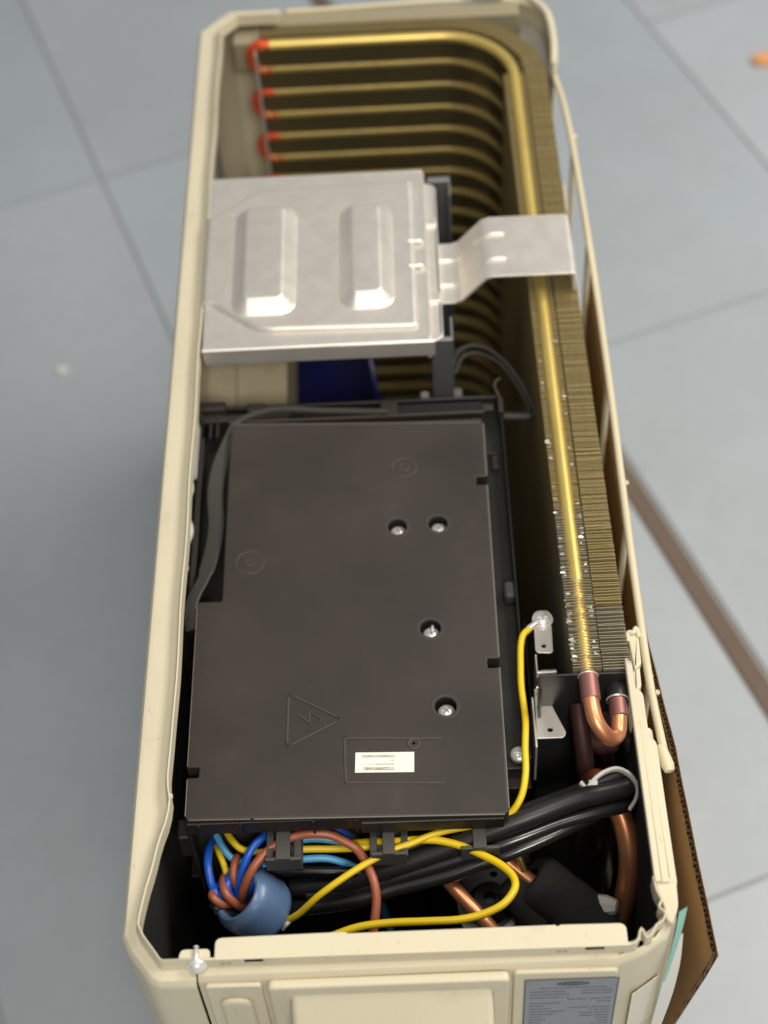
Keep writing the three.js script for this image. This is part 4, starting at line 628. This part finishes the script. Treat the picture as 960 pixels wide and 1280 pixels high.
  part('plug_cap', lathe([[0, 0.008], [0.0045, 0.007], [0.006, 0.003], [0.0068, 0], [0.0068, -0.006]], [0.1275, 0.421, -0.0765], [1, 0.25, 0.3], 8), M.white, unit, 'white cap at the end of the foam sleeve');
  // compressor below
  part('rubber_mount', lathe([[0.004, 0.012], [0.010, 0.012], [0.0125, 0.009], [0.0135, 0], [0.016, -0.001], [0.016, -0.012]], [0.0545, 0.4115, -0.084], [0, 1, 0], 26), M.rubber, unit);
  part('compressor', [lathe([[0, 0.335], [0.02, 0.334], [0.045, 0.322], [0.058, 0.30], [0.062, 0.27], [0.062, 0.05], [0.05, 0.03]], [0.045, 0, -0.085], [0, 1, 0], 48), lathe([[0, 0.012], [0.009, 0.012], [0.014, 0.006], [0.0145, -0.01]], [0.05, 0.333, -0.085], [0, 1, 0], 28)], M.blackPaint, unit, 'black compressor at the bottom of the near chamber');
  part('compressor_bracket', slab(rounded([[0.028, -0.118], [0.063, -0.116], [0.076, -0.09], [0.07, -0.07], [0.036, -0.07]], 0.003), 0.409, 0.4105, 0.0005, [[0.0582, -0.1065, 0.003]]), M.darkZinc, unit, 'grey steel bracket above the compressor');
  // peeling protective film on the right corner
  const film = (pts, w2, mat, label) => { const c = new THREE.CatmullRomCurve3(pts.map(V)), pos = [], idx = [], N = 30; for (let i = 0; i <= N; i++) { const t = i / N, p = c.getPointAt(t), ww = w2(t); for (const [s, k] of [[0, -1], [0, 1], [1, 1], [1, -1]]) pos.push(p.x + s * ww * 0.85, p.y + 0.0002 * Math.sin(i), p.z - s * ww * 0.5 + k * 0.00025); } for (let i = 0; i < N; i++) for (let j = 0; j < 4; j++) { const A = i * 4 + j, B = i * 4 + (j + 1) % 4; idx.push(A, B, A + 4, B, B + 4, A + 4); } const g = new THREE.BufferGeometry(); g.setAttribute('position', new THREE.Float32BufferAttribute(pos, 3)); g.setAttribute('uv', new THREE.Float32BufferAttribute(new Float32Array(pos.length / 3 * 2), 2)); g.setIndex(idx); g.computeVertexNormals(); return part('protective_film', toCreasedNormals(g, 0.6), mat, unit, label); };
  film([[0.1535, 0.548, -0.0125], [0.1522, 0.535, -0.0075], [0.1498, 0.51, -0.002], [0.1478, 0.485, 0.001], [0.1468, 0.465, 0.0022]], (t) => 0.0058 * (1 - t * 0.7), M.teal, 'teal protective film peeling off the right corner');
  film([[0.151, 0.525, -0.0065], [0.1495, 0.50, -0.0015], [0.1475, 0.47, 0.002], [0.146, 0.42, 0.0035], [0.1455, 0.37, 0.004]], (t) => 0.0078 + 0.004 * Math.sin(t * 4), M.whiteFilm, 'white backing film on the right corner');
}

/* ------------------------------------------------ cardboard sheet behind the unit */
{
  const sheet = new THREE.Group(); sheet.name = 'cardboard_sheet'; scene.add(sheet);
  sheet.userData = { label: 'brown corrugated cardboard sheet leaning against the right side of the unit', category: 'cardboard' };
  const zb = -0.31; sheet.position.set(0.172, 0, zb);
  // local frame: outline in (z, y), thickness in x; leans a little and bows outwards near the viewer
  const bow = (g) => { const p = g.attributes.position; for (let i = 0; i < p.count; i++) { const x = p.getX(i), y = p.getY(i), z = p.getZ(i) + zb; const t = Math.max(0, (z + 0.33) / 0.33); const f = Math.min(1, Math.max(0, (-0.15 - z) / 0.12)); p.setX(i, x + 0.0085 * t * t + 0.004 * t - 0.004 - 0.0025 * f + (y - 0.49) * 0.012); p.setY(i, y - 0.022 * f * y / 0.49); p.setZ(i, z - zb); } g.computeVertexNormals(); return g; };
  const outline = [[-0.62 - zb, 0.004], [-0.095 - zb, 0.004], [-0.011 - zb, 0.483], [-0.014 - zb, 0.489], [-0.62 - zb, 0.487]];
  const liner = (x) => {
    const pos = [], idx = [], nz = 40, ny = 10;
    for (const s of [-0.00022, 0.00022]) for (let i = 0; i <= nz; i++) for (let j = 0; j <= ny; j++) { const v = j / ny, zE = v < 0.985 ? -0.095 + (0.084) * v : -0.012, z = -0.62 + (zE + 0.62) * i / nz; pos.push(x + s, 0.004 + v * 0.485 + 0.0006 * Math.sin(i * 1.7) * v, z - zb); }
    const n1 = (nz + 1) * (ny + 1), w = ny + 1;
    for (let i = 0; i < nz; i++) for (let j = 0; j < ny; j++) { const a = i * w + j; for (const o of [0, n1]) idx.push(o + a, o + a + 1, o + a + w, o + a + 1, o + a + w + 1, o + a + w); }
    const edge = []; for (let i = 0; i <= nz; i++) edge.push(i * w + ny); for (let j = ny - 1; j >= 0; j--) edge.push(nz * w + j);
    for (let k = 0; k < edge.length - 1; k++) idx.push(edge[k], edge[k + 1], n1 + edge[k], edge[k + 1], n1 + edge[k + 1], n1 + edge[k]);
    const g = new THREE.BufferGeometry(); g.setAttribute('position', new THREE.Float32BufferAttribute(pos, 3)); g.setAttribute('uv', new THREE.Float32BufferAttribute(new Float32Array(pos.length / 3 * 2), 2)); g.setIndex(idx); return boxUV(bow(g));
  };
  for (const x of [-0.0017, 0.0017]) { const m = new THREE.Mesh(liner(x), M.card); m.name = numbered('liner_board'); m.castShadow = m.receiveShadow = true; sheet.add(m); }
  const pos = [], idx = [], n = 620; // corrugated core, flutes upright
  for (let i = 0; i <= n; i++) { const z = -0.618 + 0.604 * i / n, x = 0.0015 * Math.sin(z * 2 * Math.PI / 0.0072), y0 = z > -0.095 ? 0.006 + (z + 0.095) / 0.084 * 0.478 : 0.006; pos.push(x, y0, z - zb, x, Math.max(y0 + 0.001, 0.4878), z - zb); }
  for (let i = 0; i < n; i++) { const a = i * 2; idx.push(a, a + 1, a + 2, a + 1, a + 3, a + 2); }
  const g = new THREE.BufferGeometry(); g.setAttribute('position', new THREE.Float32BufferAttribute(pos, 3)); g.setAttribute('uv', new THREE.Float32BufferAttribute(new Float32Array(pos.length / 3 * 2), 2)); g.setIndex(idx);
  const fm = new THREE.Mesh(bow(g), M.flute); fm.name = 'fluted_core'; fm.castShadow = fm.receiveShadow = true; sheet.add(fm);
}

/* ------------------------------------------------ scraps on the floor */
function scrap(name, label, category, x, z, mat, pts, h, turn) {
  const g = slab(pts, 0, h, h * 0.3, [], 3), p = g.attributes.position;
  for (let i = 0; i < p.count; i++) p.setY(i, p.getY(i) * (0.8 + 0.5 * Math.sin(p.getX(i) * 260 + p.getZ(i) * 190) ** 2));
  g.computeVertexNormals(); const m = new THREE.Mesh(boxUV(g), mat); m.name = name; m.position.set(x, 0, z); m.rotation.y = turn; m.userData = { label, category }; m.castShadow = m.receiveShadow = true; scene.add(m);
}
scrap('paper_scrap', 'tiny pale crumb lying on the floor left of the unit', 'scrap', -0.3935, -0.968, M.white, rounded([[-0.006, -0.004], [0.003, -0.007], [0.008, 0.001], [0.002, 0.007], [-0.007, 0.005]], 0.003), 0.004, 0.4);
scrap('orange_scrap', 'small orange scrap on the floor at the far right', 'scrap', 0.512, -1.49, S({ color: rgb(0.75, 0.35, 0.12), roughness: 0.6 }), rounded([[-0.02, -0.006], [0.03, -0.012], [0.05, 0.004], [0.02, 0.012], [-0.016, 0.01]], 0.006), 0.008, 0.1);

renderer.render(scene, camera);
